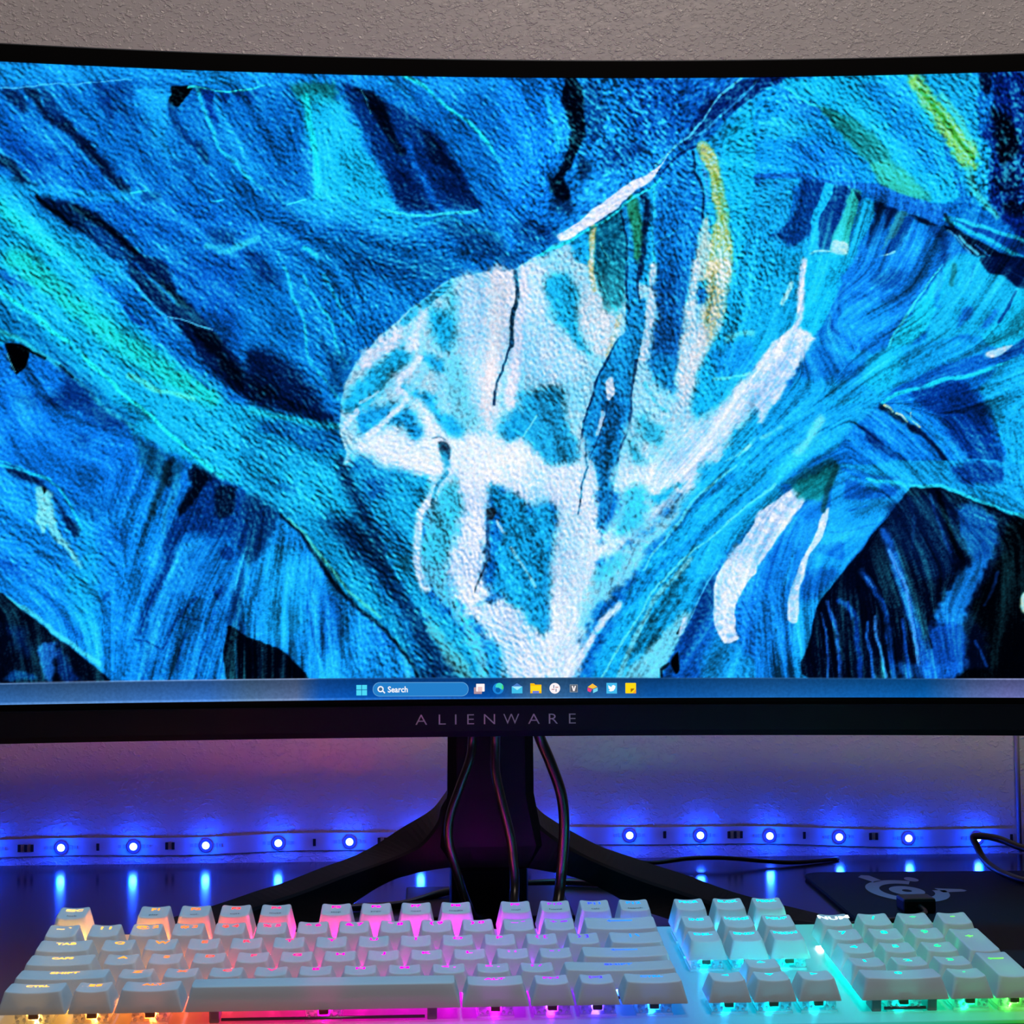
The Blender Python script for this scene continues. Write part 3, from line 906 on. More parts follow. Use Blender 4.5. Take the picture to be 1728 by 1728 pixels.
P 2 22 62 .7 7 620,370 700,380 800,520 900,640 880,680 780,580
S 16 132 216 .75 12 780,700 940,940 1040,1140 1100,1300
S 20 150 212 .7 8 560,560 700,760 840,960
P 22 142 232 1 2 100,315 220,370 320,500 400,620 500,740 640,900 800,1040 900,1130 1000,1270 1060,1420 350,1420 260,1280 130,1180 -60,1110 -60,600 60,540
P 28 165 240 .6 12 60,560 300,560 340,860 300,1100 60,1100
P 12 98 200 .6 10 430,830 560,830 600,1000 560,1180 440,1200 420,1000
P 10 90 200 .6 8 780,1060 860,1060 910,1160 820,1150
S 70 178 232 .8 8 980,1240 1015,1320 1005,1400
S 10 90 192 .8 4 350,880 380,1050 390,1160 430,1260
S 10 90 192 .6 3 400,700 370,820 400,900
P 4 46 112 .85 5 -60,180 140,300 120,420 60,540 -60,640
S 2 20 55 .95 5 170,310 300,440 400,580 500,710 640,870 800,1020 920,1130 1020,1260 1085,1400
S 95 205 195 .75 3.5 220,330 340,460 440,590 540,700 680,850 830,990
P 1 7 32 1 1.6 -60,1120 80,1170 180,1220 270,1300 360,1420 -60,1420
S 10 40 80 .7 5 50,1200 40,1400
S 10 40 80 .6 4 190,1260 185,1400
P 24 152 216 1 4 650,30 850,10 1000,30 1150,60 1140,200 1080,300 1060,500 1080,700 1130,820 1250,960 1380,1080 1480,1280 1560,1420 1430,1420 1200,1080 1080,940 950,720 850,460 730,200
P 10 88 178 .75 7 720,60 900,60 900,140 760,200
P 10 98 178 .6 7 830,360 960,440 1040,560 940,560 860,460
P 130 200 210 .6 6 1100,920 1240,1080 1400,1290 1480,1420 1380,1420 1200,1160
P 120 200 230 .75 8 1180,60 1400,60 1420,300 1320,600 1300,800 1480,1100 1600,1420 1500,1420 1380,1080 1180,800 1100,600
S 206 226 236 .95 12 1290,10 1200,140 1095,290 1075,480 1090,680 1130,790
S 42 142 202 .9 5 1270,20 1210,100 1170,220
P 60 180 226 .75 5 1230,150 1340,90 1400,240 1300,400 1280,600 1180,640 1120,560 1180,420
P 228 232 240 .97 6 1350,40 1500,-20 1640,40 1550,240 1530,500 1490,700 1580,830 1480,900 1400,980 1300,760 1290,600 1380,300
P 34 44 64 .95 2 1540,280 1600,280 1605,330 1560,352 1540,320
S 44 90 150 .9 6 1562,350 1545,500 1530,600
S 50 70 110 .9 2.4 1530,600 1490,700 1460,820
P 26 156 226 .97 4 1570,105 1680,165 1790,250 1790,880 1640,860 1560,820 1600,680 1620,480 1640,400 1610,290 1560,200
S 205 226 240 .8 3 1615,350 1760,580
P 216 230 242 .92 7 1470,900 1790,870 1790,1420 1690,1420 1640,1250 1560,1150 1470,1000
P 28 152 226 .95 4 1535,1160 1620,1180 1715,1420 1580,1420
= B3
P 206 222 235 .97 6 -20,-20 500,-20 560,60 600,430 600,620 520,900 480,1100 400,1420 -20,1420 -20,980 120,900 250,1050 250,700 320,350 280,230 150,260 -20,170
P 26 154 222 .97 5 -20,180 130,270 240,232 312,290 312,480 275,640 262,800 245,1080 160,1060 80,920 -20,850
S 150 212 236 .8 3 0,520 80,640 180,800
P 180 205 222 .7 10 320,320 560,340 520,800 300,800
P 24 128 205 .96 3 590,-20 700,-20 660,280 610,380 580,380 600,200
S 40 90 150 .9 2.4 520,-10 480,120 450,300
S 30 92 160 .9 3 700,-10 655,280 590,430
P 206 226 238 .85 7 720,-20 1320,-20 1200,130 1040,290 900,440 780,520 640,650 600,560 620,430 700,350 720,200
P 42 170 226 .8 7 760,130 880,120 940,220 900,400 830,440 720,430 740,280
P 26 165 228 .97 4 975,185 1140,105 1060,200 980,245
P 140 208 236 .85 9 600,650 900,450 1220,130 1180,290 900,570 760,770 600,900 480,1100 460,900
P 60 180 226 .7 7 620,620 760,580 640,740 560,720
P 24 163 233 1 5 1300,-30 1780,-30 1780,230 1600,400 1450,560 1365,680 1260,860 1185,1040 1120,1180 1040,1290 1000,1420 540,1420 640,1150 760,860 900,620 1060,420 1200,180
S 14 136 224 .6 12 1760,60 1400,330 1000,640 760,920
S 14 132 222 .6 10 1480,60 1200,260 1000,500
S 120 218 242 .75 3 1760,110 1300,470 1000,750 800,1060 620,1400
S 120 218 242 .7 3 1500,-10 1260,180 1060,420 880,660
S 145 218 240 .7 7 1200,600 950,880 830,1130 740,1400
P 135 208 236 .8 6 1130,950 1210,965 1150,1110 1060,1260 960,1420 750,1420 900,1200 1060,1060
S 230 236 246 .95 9 720,910 560,1100 360,1400
P 13 96 198 1 3 1368,672 1395,900 1430,1100 1450,1200 1560,1420 1015,1420 1060,1250 1130,1130 1190,1010 1260,860
P 4 48 130 .8 6 1300,760 1362,740 1370,900 1260,1100 1160,1220 1180,1060
P 26 152 232 .9 12 1380,1060 1500,1150 1740,1420 1260,1420
P 1 4 14 1 2 1060,1270 1108,1215 1122,1320 1092,1345
S 2 10 30 .95 3.5 1010,1410 1000,1330 1050,1290
S 2 10 30 .9 3 1105,1100 1130,1040
P 210 226 238 .9 2 1130,1000 1170,990 1160,1050 1110,1120
S 80 180 240 .8 2 1365,675 1260,850 1190,1000
P 20 122 226 1 2 1790,520 1610,720 1520,880 1510,1000 1560,1180 1790,1430
P 190 212 240 1 2 1780,215 1780,520 1600,725 1510,890 1500,1060 1525,1135 1440,1155 1370,1060 1350,900 1368,720 1440,600 1600,420
S 140 180 220 .6 6 1500,520 1410,670 1380,900
= B4
P 20 128 226 1 2 -40,640 170,380 260,250 420,130 390,300 330,420 240,680 170,850 160,1000 240,1420 -40,1420
S 10 95 205 .6 6 120,470 60,640 20,800
S 36 160 240 .6 6 250,330 210,560 150,760
S 30 150 240 .6 6 60,900 80,1200 110,1400
P 186 208 236 1 2.4 -40,320 90,205 230,130 270,220 170,370 60,525 -40,640
P 20 138 160 .95 6 200,100 480,-20 470,60 390,200 270,215 200,165
P 26 152 236 1 2 485,15 700,85 985,122 900,225 760,375 560,625 440,805 350,935 310,1090 325,1420 220,1420 190,1100 240,900 300,700 420,400 450,200
P 10 94 200 .85 4 540,80 640,88 700,130 880,128 865,190 680,205 530,190
P 12 108 214 .85 4 370,520 520,480 520,600 400,570
P 12 100 205 .75 6 280,690 500,660 420,790 300,880 250,850
S 12 110 215 .7 3 560,270 680,260
S 12 110 215 .6 3 450,420 600,400 740,380
P 184 208 232 1 2 385,300 442,255 400,440 322,560 252,780 232,900 212,1015 150,1005 170,850 250,640 330,460
S 18 78 98 .85 7 480,-10 430,120 395,270
P 2 11 46 1 2 975,128 1080,112 1180,122 1300,178 1460,222 1600,300 1790,385 1790,1420 340,1420 310,1150 330,1000 390,860 560,640 760,400 900,240
P 4 35 100 .6 12 800,300 1100,160 1300,300 1250,700 1000,700
S 24 108 222 .85 13 800,430 900,700 980,950 1060,1250 1100,1400
S 80 152 240 .85 4 830,560 950,800 1000,1100 1030,1300
S 14 88 200 .9 8 640,690 760,860 830,1050 850,1400
S 10 78 190 .85 8 520,870 620,1000 640,1400
S 60 140 235 .9 4 740,980 780,1200 790,1400
S 60 140 235 .8 2.5 670,730 720,800
S 30 110 220 .9 4 700,1020 720,1400
S 32 102 212 .9 5 430,880 490,1050 500,1400
S 32 102 212 .8 3 390,960 420,1100 430,1400
S 20 90 205 .85 5 930,1000 960,1400
S 20 80 190 .7 3 570,880 590,1000
S 20 70 160 .7 4 1110,170 1180,400 1250,560
S 12 50 120 .7 5 960,200 1000,330 980,520
P 15 92 188 .88 7 1280,250 1400,235 1540,330 1560,420 1540,560 1440,720 1360,900 1320,1040 1150,1040 1180,900 1300,740 1380,600 1300,450
P 26 132 226 .85 8 1180,880 1350,640 1490,600 1360,860 1320,1030 1160,1030
P 15 95 212 .85 7 1100,1040 1320,1050 1340,1250 1340,1310 1280,1400 1080,1400
P 25 120 235 .6 8 900,1290 1340,1290 1290,1400 900,1400
S 1 5 20 .9 6 1160,160 1240,420 1310,590
S 2 12 50 .9 4 1060,980 1110,1180
P 1 4 15 1 9 1610,400 1790,350 1790,1420 1500,1420 1480,1100 1400,1000 1400,850 1560,640
P 1 4 15 1 4 1270,1420 1360,1330 1560,1340 1790,1300 1790,1420
S 16 72 165 .8 4 1400,1150 1480,1310
S 14 60 140 .7 4 1560,680 1480,900
P 23 154 228 1 2 540,-30 1790,-30 1790,352 1560,262 1300,168 1180,112 980,112 800,98 640,25
P 8 58 158 .85 6 1240,-20 1560,-20 1610,80 1440,108 1330,100
S 12 90 190 .6 5 600,0 760,60 900,80
S 46 205 246 .95 4 690,60 760,88 980,118 1180,118 1300,170 1500,240 1780,360
P 200 235 200 .9 3 1722,850 1750,850 1750,960 1722,950
'''
FLOW = [(0, 110, 35), (300, 120, 10), (600, 130, 35), (800, 130, 40), (60, 220, 45), (150, 300, 45), (300, 250, 50), (420, 250, 60), (540, 250, 68), (700, 260, 55), (820, 250, 48), (350, 380, 30), (500, 380, 20), (700, 380, 5),
        (60, 400, 48), (200, 540, 42), (380, 700, 32), (500, 760, 25), (560, 860, 45), (640, 960, 52), (720, 1090, 58), (450, 560, 45), (600, 520, 65), (700, 430, 15), (250, 430, 40), (840, 380, 40), (480, 650, 30),
        (30, 700, 60), (150, 720, 20), (250, 850, -70), (130, 930, 35), (60, 960, 35), (280, 1000, -70), (360, 950, -62), (350, 1100, -75), (460, 950, -80), (560, 1060, 88), (640, 1100, 80), (430, 1110, 90), (60, 1100, 80),
        (1000, 200, 60), (1100, 220, 55), (900, 250, 65), (980, 350, -35), (1200, 200, -40), (900, 550, 95), (1000, 500, 85), (1100, 500, 92), (1200, 450, 90), (1170, 620, 110), (650, 640, -45), (750, 600, -70), (700, 760, 20),
        (800, 750, 85), (900, 700, 60), (1000, 800, 100), (1050, 900, 100), (780, 950, 80), (860, 950, 70), (950, 1000, 85), (850, 1100, 60), (650, 880, 55),
        (1250, 300, 10), (1400, 200, 40), (1500, 250, 42), (1600, 220, 52), (1700, 250, 90), (1300, 450, 100), (1350, 550, 112), (1300, 650, 128), (1200, 780, 133), (1100, 920, 130), (1000, 1080, 125), (1250, 850, 140), (1150, 1000, 125),
        (1420, 370, 105), (1500, 400, 112), (1600, 450, 120), (1480, 520, 150), (1400, 600, 60), (1450, 640, 145), (1550, 600, 150), (1650, 520, 125), (1700, 620, 160), (1600, 640, 160), (1380, 740, 150),
        (1480, 740, 40), (1560, 760, 48), (1650, 760, 60), (1710, 760, 85), (1650, 850, 25), (1230, 980, 105), (1280, 900, 120), (1300, 1050, 85), (1200, 1090, 125), (1340, 950, 105), (1420, 880, 150), (1360, 1080, 85),
        (1450, 1080, 85), (1520, 960, 70), (1560, 1060, 80), (1600, 900, 60), (1640, 1000, 115), (1700, 1000, 90), (1350, 1130, 80)]
# texture: x, y, reach, pebble strength, streak strength, blocky speckle
TEX = [(60, 200, 120, .8, .6, .2), (300, 250, 160, .8, .5, .2), (560, 260, 100, .9, .4, .2), (720, 300, 90, .6, .4, .4), (850, 250, 100, .9, .4, .2), (400, 400, 160, .9, .4, .3), (700, 420, 120, 1.1, .3, .5), (200, 560, 120, 1.1, .6, .1),
       (60, 480, 120, 1.1, .6, .1), (420, 560, 120, .7, .5, .2), (600, 520, 120, 1.1, .3, .3), (400, 720, 120, 1.3, .5, .1), (550, 800, 100, 1.3, .4, .2), (650, 950, 80, 1.4, .4, .2), (100, 720, 100, .4, .5, .2), (250, 780, 100, .5, .5, .2),
       (100, 930, 110, .9, .4, .1), (280, 950, 120, .5, .8, .1), (380, 1050, 100, .4, 1.1, .1), (500, 1000, 110, .3, .8, .1), (1050, 220, 150, 1.2, .1, 1.3), (950, 300, 80, 1.1, .2, 1.0), (1250, 170, 80, 1., .2, 1.1),
       (1120, 420, 100, 1.1, .3, .5), (1210, 450, 60, 1.5, .3, .4), (1300, 280, 120, .9, .1, .3), (1450, 250, 120, 1.2, .3, .1), (1600, 250, 100, 1.3, .3, .1), (1700, 280, 60, 1.2, 0, 1.8), (1480, 400, 120, .1, 1.0, 0), (1650, 430, 60, .2, .8, 0),
       (750, 600, 120, .5, .2, .7), (820, 750, 100, .6, .1, .5), (650, 700, 70, .6, .2, .7), (1000, 650, 120, .9, .1, .5), (1100, 650, 100, 1.0, .1, .6), (900, 950, 140, .8, .1, .9), (780, 950, 90, 1.2, .1, .6), (780, 1090, 80, 1.2, .1, .6),
       (1000, 850, 120, .8, .1, .8), (1050, 1000, 110, .2, .7, .7), (1200, 800, 130, .15, .8, .5), (1350, 600, 120, .1, .8, .3), (1500, 550, 140, .15, .8, .3), (1680, 580, 90, .2, .7, .2), (1550, 740, 120, .3, 1.0, .2), (1690, 780, 70, .6, .7, .3),
       (1250, 1050, 80, .8, .4, .1), (1300, 920, 90, .1, .7, .2), (1420, 920, 80, .05, .4, .1), (1520, 1030, 130, .1, 1.3, .2), (1680, 1050, 80, .05, .3, .1), (1340, 1080, 60, .1, 1.1, .1), (50, 1090, 70, .1, 1.0, .2), (440, 1110, 60, .1, 1.2, 0)]


def catmull(P, closed, n=4):
    P = np.asarray(P, float)
    m = len(P)
    if m < 3:
        return P
    out = []
    segs = m if closed else m - 1
    for i in range(segs):
        if closed:
            a, b, c, d = P[(i - 1) % m], P[i], P[(i + 1) % m], P[(i + 2) % m]
        else:
            a, b, c, d = P[max(i - 1, 0)], P[i], P[i + 1], P[min(i + 2, m - 1)]
        for k in range(n):
            t = k / n
            out.append(0.5 * (2 * b + (c - a) * t + (2 * a - 5 * b + 4 * c - d) * t * t + (3 * b - a - 3 * c + d) * t ** 3) * 0.75 + 0.25 * (b + (c - b) * t))
    if not closed:
        out.append(P[-1])
    return np.array(out)


def wallpaper(px, py):
    """Colour (sRGB 0..1) of the wallpaper and taskbar on a regular grid of image pixel coordinates."""
    ny, nx = px.shape
    rng = np.random.default_rng(7)
    x0c = int(np.argmax(px[ny // 2] > -60))
    dx = float(np.median(np.diff(px[ny // 2, x0c:x0c + 800 if nx > 900 else None])))
    dy = float(np.median(-np.diff(py[:, nx // 2])))

    fy = np.fft.fftfreq(ny)[:, None]
    fx = np.fft.rfftfreq(nx)[None]

    def blur(a, sx, sy=None):
        sy = sx if sy is None else sy
        g = np.exp(-2 * np.pi ** 2 * ((fx * sx / dx) ** 2 + (fy * sy / dy) ** 2))
        return np.fft.irfft2(np.fft.rfft2(a) * g, s=a.shape)

    def noise(s, sy=None):
        n = blur(rng.standard_normal((ny, nx)), s, sy)
        return n / n.std()

    # wobbly drawing coordinates so that outlines look natural
    qx = px + 1.6 * noise(14) + 0.5 * noise(3.5)
    qy = py + 1.6 * noise(14) + 0.5 * noise(3.5)
    ragged = 0.55 * noise(2.2) + 0.55 * noise(5.5)

    # smooth interpolation of sparse samples
    def field(samples, power=3.0):
        gx, gy = px[::6, ::6], py[::6, ::6]
        num = [0.0] * (len(samples[0]) - 2)
        den = 0.0
        for s in samples:
            w = 1.0 / (((gx - s[0]) ** 2 + (gy - s[1]) ** 2) / 2500.0 + 0.15) ** power * 1.0
            den = den + w
            for k in range(len(num)):
                num[k] = num[k] + w * s[k + 2]
        yi = np.clip(np.arange(ny) / 6.0, 0, gx.shape[0] - 1.001)
        xi = np.clip(np.arange(nx) / 6.0, 0, gx.shape[1] - 1.001)
        y0, x0 = yi.astype(int), xi.astype(int)
        ty, tx = (yi - y0)[:, None], (xi - x0)[None]
        out = []
        for k in num:
            v = k / den
            out.append(v[y0][:, x0] * (1 - ty) * (1 - tx) + v[y0][:, x0 + 1] * (1 - ty) * tx + v[y0 + 1][:, x0] * ty * (1 - tx) + v[y0 + 1][:, x0 + 1] * ty * tx)
        return out

    img = np.empty((ny, nx, 3))
    img[:] = (12, 112, 208)
    org = (0, 0)
    cols = [(0, nx)]
    for line in ART.strip().splitlines():
        t = line.split()
        if t[0] == '=':
            org = TILE[t[1]]
            continue
        col = np.array([float(v) for v in t[1:4]])
        al, wd = float(t[4]), float(t[5])
        P = np.array([[float(v) for v in q.split(',')] for q in t[6:]]) / 3.927 + org
        poly = t[0] == 'P'
        if poly and org in ((430, 450), (860, 450), (430, 790), (860, 790)) and 4 <= wd <= 9 and (col[0] < 90 or col[0] > 150):
            wd *= 1.9
        P = catmull(P, poly)
        m = (wd * 1.2 if poly else wd * 1.1) + 6
        lo, hi = P.min(0) - m, P.max(0) + m
        inside = (px > lo[0]) & (px < hi[0]) & (py > lo[1]) & (py < hi[1])
        r = np.flatnonzero(inside.any(1))
        c = np.flatnonzero(inside.any(0))
        if len(r) == 0 or len(c) == 0:
            continue
        sl = (slice(r[0], r[-1] + 1), slice(c[0], c[-1] + 1))
        X, Y = qx[sl], qy[sl]
        d2 = np.full(X.shape, 1e12)
        odd = np.zeros(X.shape, bool)
        n = len(P)
        for i in range(n if poly else n - 1):
            ax, ay = P[i]
            bx, by = P[(i + 1) % n]
            ex, ey = bx - ax, by - ay
            L = ex * ex + ey * ey
            if L < 1e-6:
                continue
            u = np.clip(((X - ax) * ex + (Y - ay) * ey) / L, 0, 1)
            d2 = np.minimum(d2, (X - ax - u * ex) ** 2 + (Y - ay - u * ey) ** 2)
            if poly and ay != by:
                odd ^= ((ay > Y) != (by > Y)) & (X < ex * (Y - ay) / (by - ay) + ax)
        d = np.sqrt(d2)
        if poly:
            sd = np.where(odd, d, -d)
            rg = min(wd, 8.0) * 0.42 if wd > 2.7 else 0.3
            a = np.clip((sd + rg * ragged[sl]) / wd * 0.5 + 0.5, 0, 1)
        else:
            a = np.clip(1.2 - d / (wd * 0.8 + 0.5), 0, 1) * (1 - np.clip(0.25 * ragged[sl], -0.1, 0.6))
        a = a * a * (3 - 2 * a) * al
        img[sl] += (col - img[sl]) * a[..., None]

    # flow-following grain
    cs, sn = field([(x, y, math.cos(2 * math.radians(a)), math.sin(2 * math.radians(a))) for x, y, a in FLOW], 2.0)
    ang = np.arctan2(sn, cs) / 2
    vx, vy = np.cos(ang), np.sin(ang)
    II, JJ = np.meshgrid(np.arange(ny, dtype=np.float32), np.arange(nx, dtype=np.float32), indexing='ij')

    def lic(src, steps, step):
        acc = src.copy()
        for sgn in (1, -1):
            i, j = II.copy(), JJ.copy()
            ii, jj = i.astype(np.int32), j.astype(np.int32)
            ux, uy = vx, vy
            for k in range(steps):
                cx, cy = vx[ii, jj], vy[ii, jj]
                f = np.where(cx * ux + cy * uy < 0, -1, 1)
                ux, uy = cx * f, cy * f
                j = j + sgn * ux * step / dx
                i = i - sgn * uy * step / dy
                ii = np.clip(np.rint(i), 0, ny - 1).astype(np.int32)
                jj = np.clip(np.rint(j), 0, nx - 1).astype(np.int32)
                acc += src[ii, jj]
        return acc

    streak = lic(noise(1.2), 14, 2.6)
    streak = streak - blur(streak, 14)
    streak /= streak.std()
    wide = lic(noise(3.2), 16, 4.5)
    wide = wide - blur(wide, 40)
    wide /= wide.std()
    bpn = rng.standard_normal((ny, nx))
    bpn = blur(bpn, 1.7) - blur(bpn, 3.6)
    peb = lic(bpn / bpn.std(), 1, 2.0)
    rel = np.roll(peb, 1, 0) - np.roll(peb, -1, 0) + np.roll(peb, 1, 1) * 0.7 - np.roll(peb, -1, 1) * 0.7
    rel = -blur(rel, 0.8)
    rel /= rel.std()
    speck = noise(2.1)
    fine = noise(0.9)
    mid = lic(noise(6.5), 12, 6.0)
    mid = mid - blur(mid, 60)
    mid /= mid.std()
    broad = noise(26)
    tp, ts, tb = field([(x, y, p, s, b) for x, y, r, p, s, b in TEX], 2.0)

    img /= 255.0
    lum = img.mean(-1)
    n = 0.17 * tp * rel + 0.12 * ts * streak + 0.09 * ts * wide + 0.17 * tb * speck + 0.05 * fine + 0.11 * mid * (1 - 0.5 * np.clip((lum - 0.5) * 4, 0, 1)) + 0.08 * broad
    n = np.clip(n, -0.62, 0.85)
    pale = np.clip((img[..., 0] - 0.35) / 0.4, 0, 1)
    # pale rock is a mosaic of white and sky blue grains
    mo = np.clip(0.5 + 0.42 * (0.8 * speck + 0.5 * fine + 0.5 * mid) - 0.15, 0, 1) * np.clip(pale * 1.6, 0, 1) * (1 - 0.55 * np.clip((img[..., 0] - 0.80) / 0.1, 0, 1))
    img = img + (np.array([62, 186, 236]) / 255 - img) * (mo * 0.62)[..., None]
    img = img + (1 - img) * (np.clip(-0.45 * speck - 0.3 * mid - 0.1, 0, 1) * pale * 0.7)[..., None]
    neg, pos = np.minimum(n, 0), np.maximum(n, 0)
    k = 1 + neg * 1.05 * (1 - 0.6 * pale)
    out = img * k[..., None]
    # bright side of the grain drifts to cyan, then white on pale rock
    hi = np.array([70, 215, 250]) / 255 + pale[..., None] * (np.array([255, 250, 252]) - np.array([70, 215, 250])) / 255
    out = out + (hi - out) * np.clip(pos * (0.65 + 1.1 * lum), 0, 0.9)[..., None]
    out[..., 0] += pale * neg * 0.30
    out[..., 1] += pale * neg * 0.02
    out[..., 2] += -pale * neg * 0.22
    out[..., 1] *= 1.06 - 0.09 * pale
    out = out * (0.93 + 0.16 * np.clip(lum[..., None] * 2.2, 0, 1))
    out = np.clip(out, 0, 1) ** (1.22 - 0.34 * pale[..., None])

    # taskbar along the lower edge (bowed edge in image pixels)
    edge = 1143.4 + 9.6 * ((px - 905) / 905) ** 2 * np.where(px < 905, 1, 0.26)
    bot = edge + 35
    t = np.clip((py - edge) / 35, 0, 1)
    bar = np.empty_like(out)
    pts = np.array([-400, 0, 120, 350, 420, 500, 540, 600, 830, 900, 1100, 1300, 1560, 1640, 1700, 2200])
    rr = np.array([30, 42, 50, 45, 62, 72, 16, 6, 6, 50, 10, 20, 8, 70, 88, 60]) / 255
    gg = np.array([85, 90, 90, 95, 92, 92, 75, 70, 66, 90, 72, 84, 80, 92, 95, 80]) / 255
    bb = np.array([150, 150, 140, 165, 130, 130, 155, 150, 140, 130, 140, 150, 150, 145, 150, 130]) / 255
    for k2, arr in enumerate((rr, gg, bb)):
        bar[..., k2] = np.interp(px, pts, arr)
    bar *= (0.78 + 0.45 * t)[..., None]
    bar += (np.clip((t - 0.93) / 0.05, 0, 1) * 0.13)[..., None]
    dark = 1 - np.clip(out.mean(-1) * 3, 0, 1)
    rim = np.exp(-((py - edge - 0.6) / 1.1) ** 2)[..., None] * 0.40
    a = np.clip((py - edge) / 1.2 + 0.5, 0, 1)[..., None]
    out = out * (1 - a) + bar * a
    out = out + rim * np.array([0.75, 0.8, 0.9]) * (0.25 + 0.75 * (np.interp(px, [0, 420, 520, 540, 1600, 1640, 1730], [1, 1, 1, .1, .1, .8, 1])))[..., None]
    return np.clip(out, 0, 1)
# ------------------------------------------------------------------ the monitor
RAD = 1800.0
TILT = math.radians(1.06)        # the panel leans a little towards the viewer
ct, st = math.cos(TILT), math.sin(TILT)


def panel(s, h, off=0.0):
    """Point of the curved panel: s along the arc, h up, off behind the glass (mm)."""
    a = s / RAD
    x = (RAD + off) * math.sin(a)
    y = (RAD + off) * math.cos(a) - RAD
    return W(x, y * ct - h * st, y * st + h * ct)


def panel_np(s, h, off=0.0):
    a = s / RAD
    x = (RAD + off) * np.sin(a)
    y = (RAD + off) * np.cos(a) - RAD
    return np.stack([x * MM, (y * ct - h * st) * MM, (y * st + h * ct) * MM + ZW], -1)


def arc_bar(profile, s0, s1, n, mb=None):
    """Sweep a closed (off, h) profile along the arc."""
    mb = mb or MB()
    k = len(profile)
    vs, fs = [], []
    for i in range(n + 1):
        s = s0 + (s1 - s0) * i / n
        vs += [panel(s, h, off) for off, h in profile]
    for i in range(n):
        for j in range(k):
            fs.append((i * k + j, i * k + (j + 1) % k, (i + 1) * k + (j + 1) % k, (i + 1) * k + j))
    fs.append(tuple(range(k)))
    fs.append(tuple(range(n * k, n * k + k))[::-1])
    mb.add(vs, fs)
    return mb


monitor = empty('curved_monitor', W(0, 95, DESK))
tag(monitor, 'wide curved black monitor showing a blue rock wallpaper', 'monitor')


def mon(o):
    return child_world(o, monitor)


# the lit panel: a fine grid so that the wallpaper can live in its colour attribute
HS, HH = 398.5, 334.0
ss = np.concatenate([np.linspace(-HS, -290, 40)[:-1], np.linspace(-290, 302, GRID_X), np.linspace(302, HS, 40)[1:]])
hh = np.linspace(0, HH, GRID_Y)
S2, H2 = np.meshgrid(ss, hh)
nx, ny = len(ss), len(hh)
a_, b_ = S2 / 300.0, H2 / 334.0
CX = [836.983, -3.635, 0.049, 951.835, -13.109, 0.177, -12.88, 0.301, -0.006, 22.655, -0.701, 0.015, -0.699, 0.03, -0.001]
CY = [1179.661, -1064.268, 14.435, -7.131, 18.236, -0.488, 5.804, -29.646, 0.799, -0.273, 0.969, -0.04, 0.156, -0.793, 0.033]
PX = sum(c * a_ ** (k // 3) * b_ ** (k % 3) for k, c in enumerate(CX))   # image pixels: camera projection of the panel, baked as a polynomial
PY = sum(c * a_ ** (k // 3) * b_ ** (k % 3) for k, c in enumerate(CY))
rgb = wallpaper(PX, PY)                                                  # display colours 0..1
lin = np.where(rgb <= 0.04045, rgb / 12.92, ((rgb + 0.055) / 1.055) ** 2.4)
co = panel_np(S2.ravel(), H2.ravel())
idx = np.arange(nx * ny).reshape(ny, nx)
quads = np.stack([idx[:-1, :-1], idx[:-1, 1:], idx[1:, 1:], idx[1:, :-1]], -1).reshape(-1, 4)
me = bpy.data.meshes.new('display_panel')
me.vertices.add(len(co))
me.vertices.foreach_set('co', co.ravel())
me.loops.add(quads.size)
me.loops.foreach_set('vertex_index', quads.ravel().astype(np.int32))
me.polygons.add(len(quads))
me.polygons.foreach_set('loop_start', np.arange(0, quads.size, 4, dtype=np.int32))
me.polygons.foreach_set('loop_total', np.full(len(quads), 4, dtype=np.int32))
me.update(calc_edges=True)
at = me.color_attributes.new('wallpaper', 'FLOAT_COLOR', 'POINT')
buf = np.ones((nx * ny, 4), dtype=np.float32)
buf[:, :3] = lin.reshape(-1, 3)
at.data.foreach_set('color', buf.ravel())


def screen_material():
    m, nt, out = new_mat('lit_display_panel')
    N, L = nt.nodes, nt.links
    vc = N.new('ShaderNodeVertexColor')
    vc.layer_name = 'wallpaper'
    g = N.new('ShaderNodeNewGeometry')
    nz = N.new('ShaderNodeTexNoise')
    nz.inputs['Scale'].default_value = 620
    nz.inputs['Detail'].default_value = 2
    L.new(g.outputs['Position'], nz.inputs['Vector'])
    mr = N.new('ShaderNodeMapRange')
    mr.inputs['From Min'].default_value = 0.3
    mr.inputs['From Max'].default_value = 0.7
    mr.inputs['To Min'].default_value = 0.88
    mr.inputs['To Max'].default_value = 1.12
    L.new(nz.outputs['Fac'], mr.inputs['Value'])
    e = N.new('ShaderNodeEmission')
    L.new(vc.outputs['Color'], e.inputs[0])
    L.new(mr.outputs[0], e.inputs[1])
    L.new(e.outputs[0], out.inputs[0])
    return m


me.materials.append(screen_material())
disp = mon(link('display_panel', me))
disp['label'] = 'lit blue wallpaper display'

# black frame: top and side bars, black gap and the chin below
mon(arc_bar([(-1.2, 333.6), (-1.2, 342.6), (1.0, 343.8), (16, 343.8), (16, 333.6)], -403, 403, 90).build('top_bezel', M['bezel']))
for a, b in ((-406, -398.3), (398.3, 406)):
    mon(arc_bar([(-1.2, -3), (-1.2, 343.8), (16, 343.8), (16, -3)], a, b, 3).build('side_bezel', M['bezel']))
mon(arc_bar([(-0.6, -3.4), (-0.6, 0.2), (12, 0.2), (12, -3.4)], -403, 403, 90).build('lower_bezel', M['bezel']))
mon(arc_bar([(-2.0, -3.3), (-2.2, -16.6), (2.2, -20.0), (30, -20.0), (34, -3.3)], -406, 406, 90).build('chin', M['chin']))

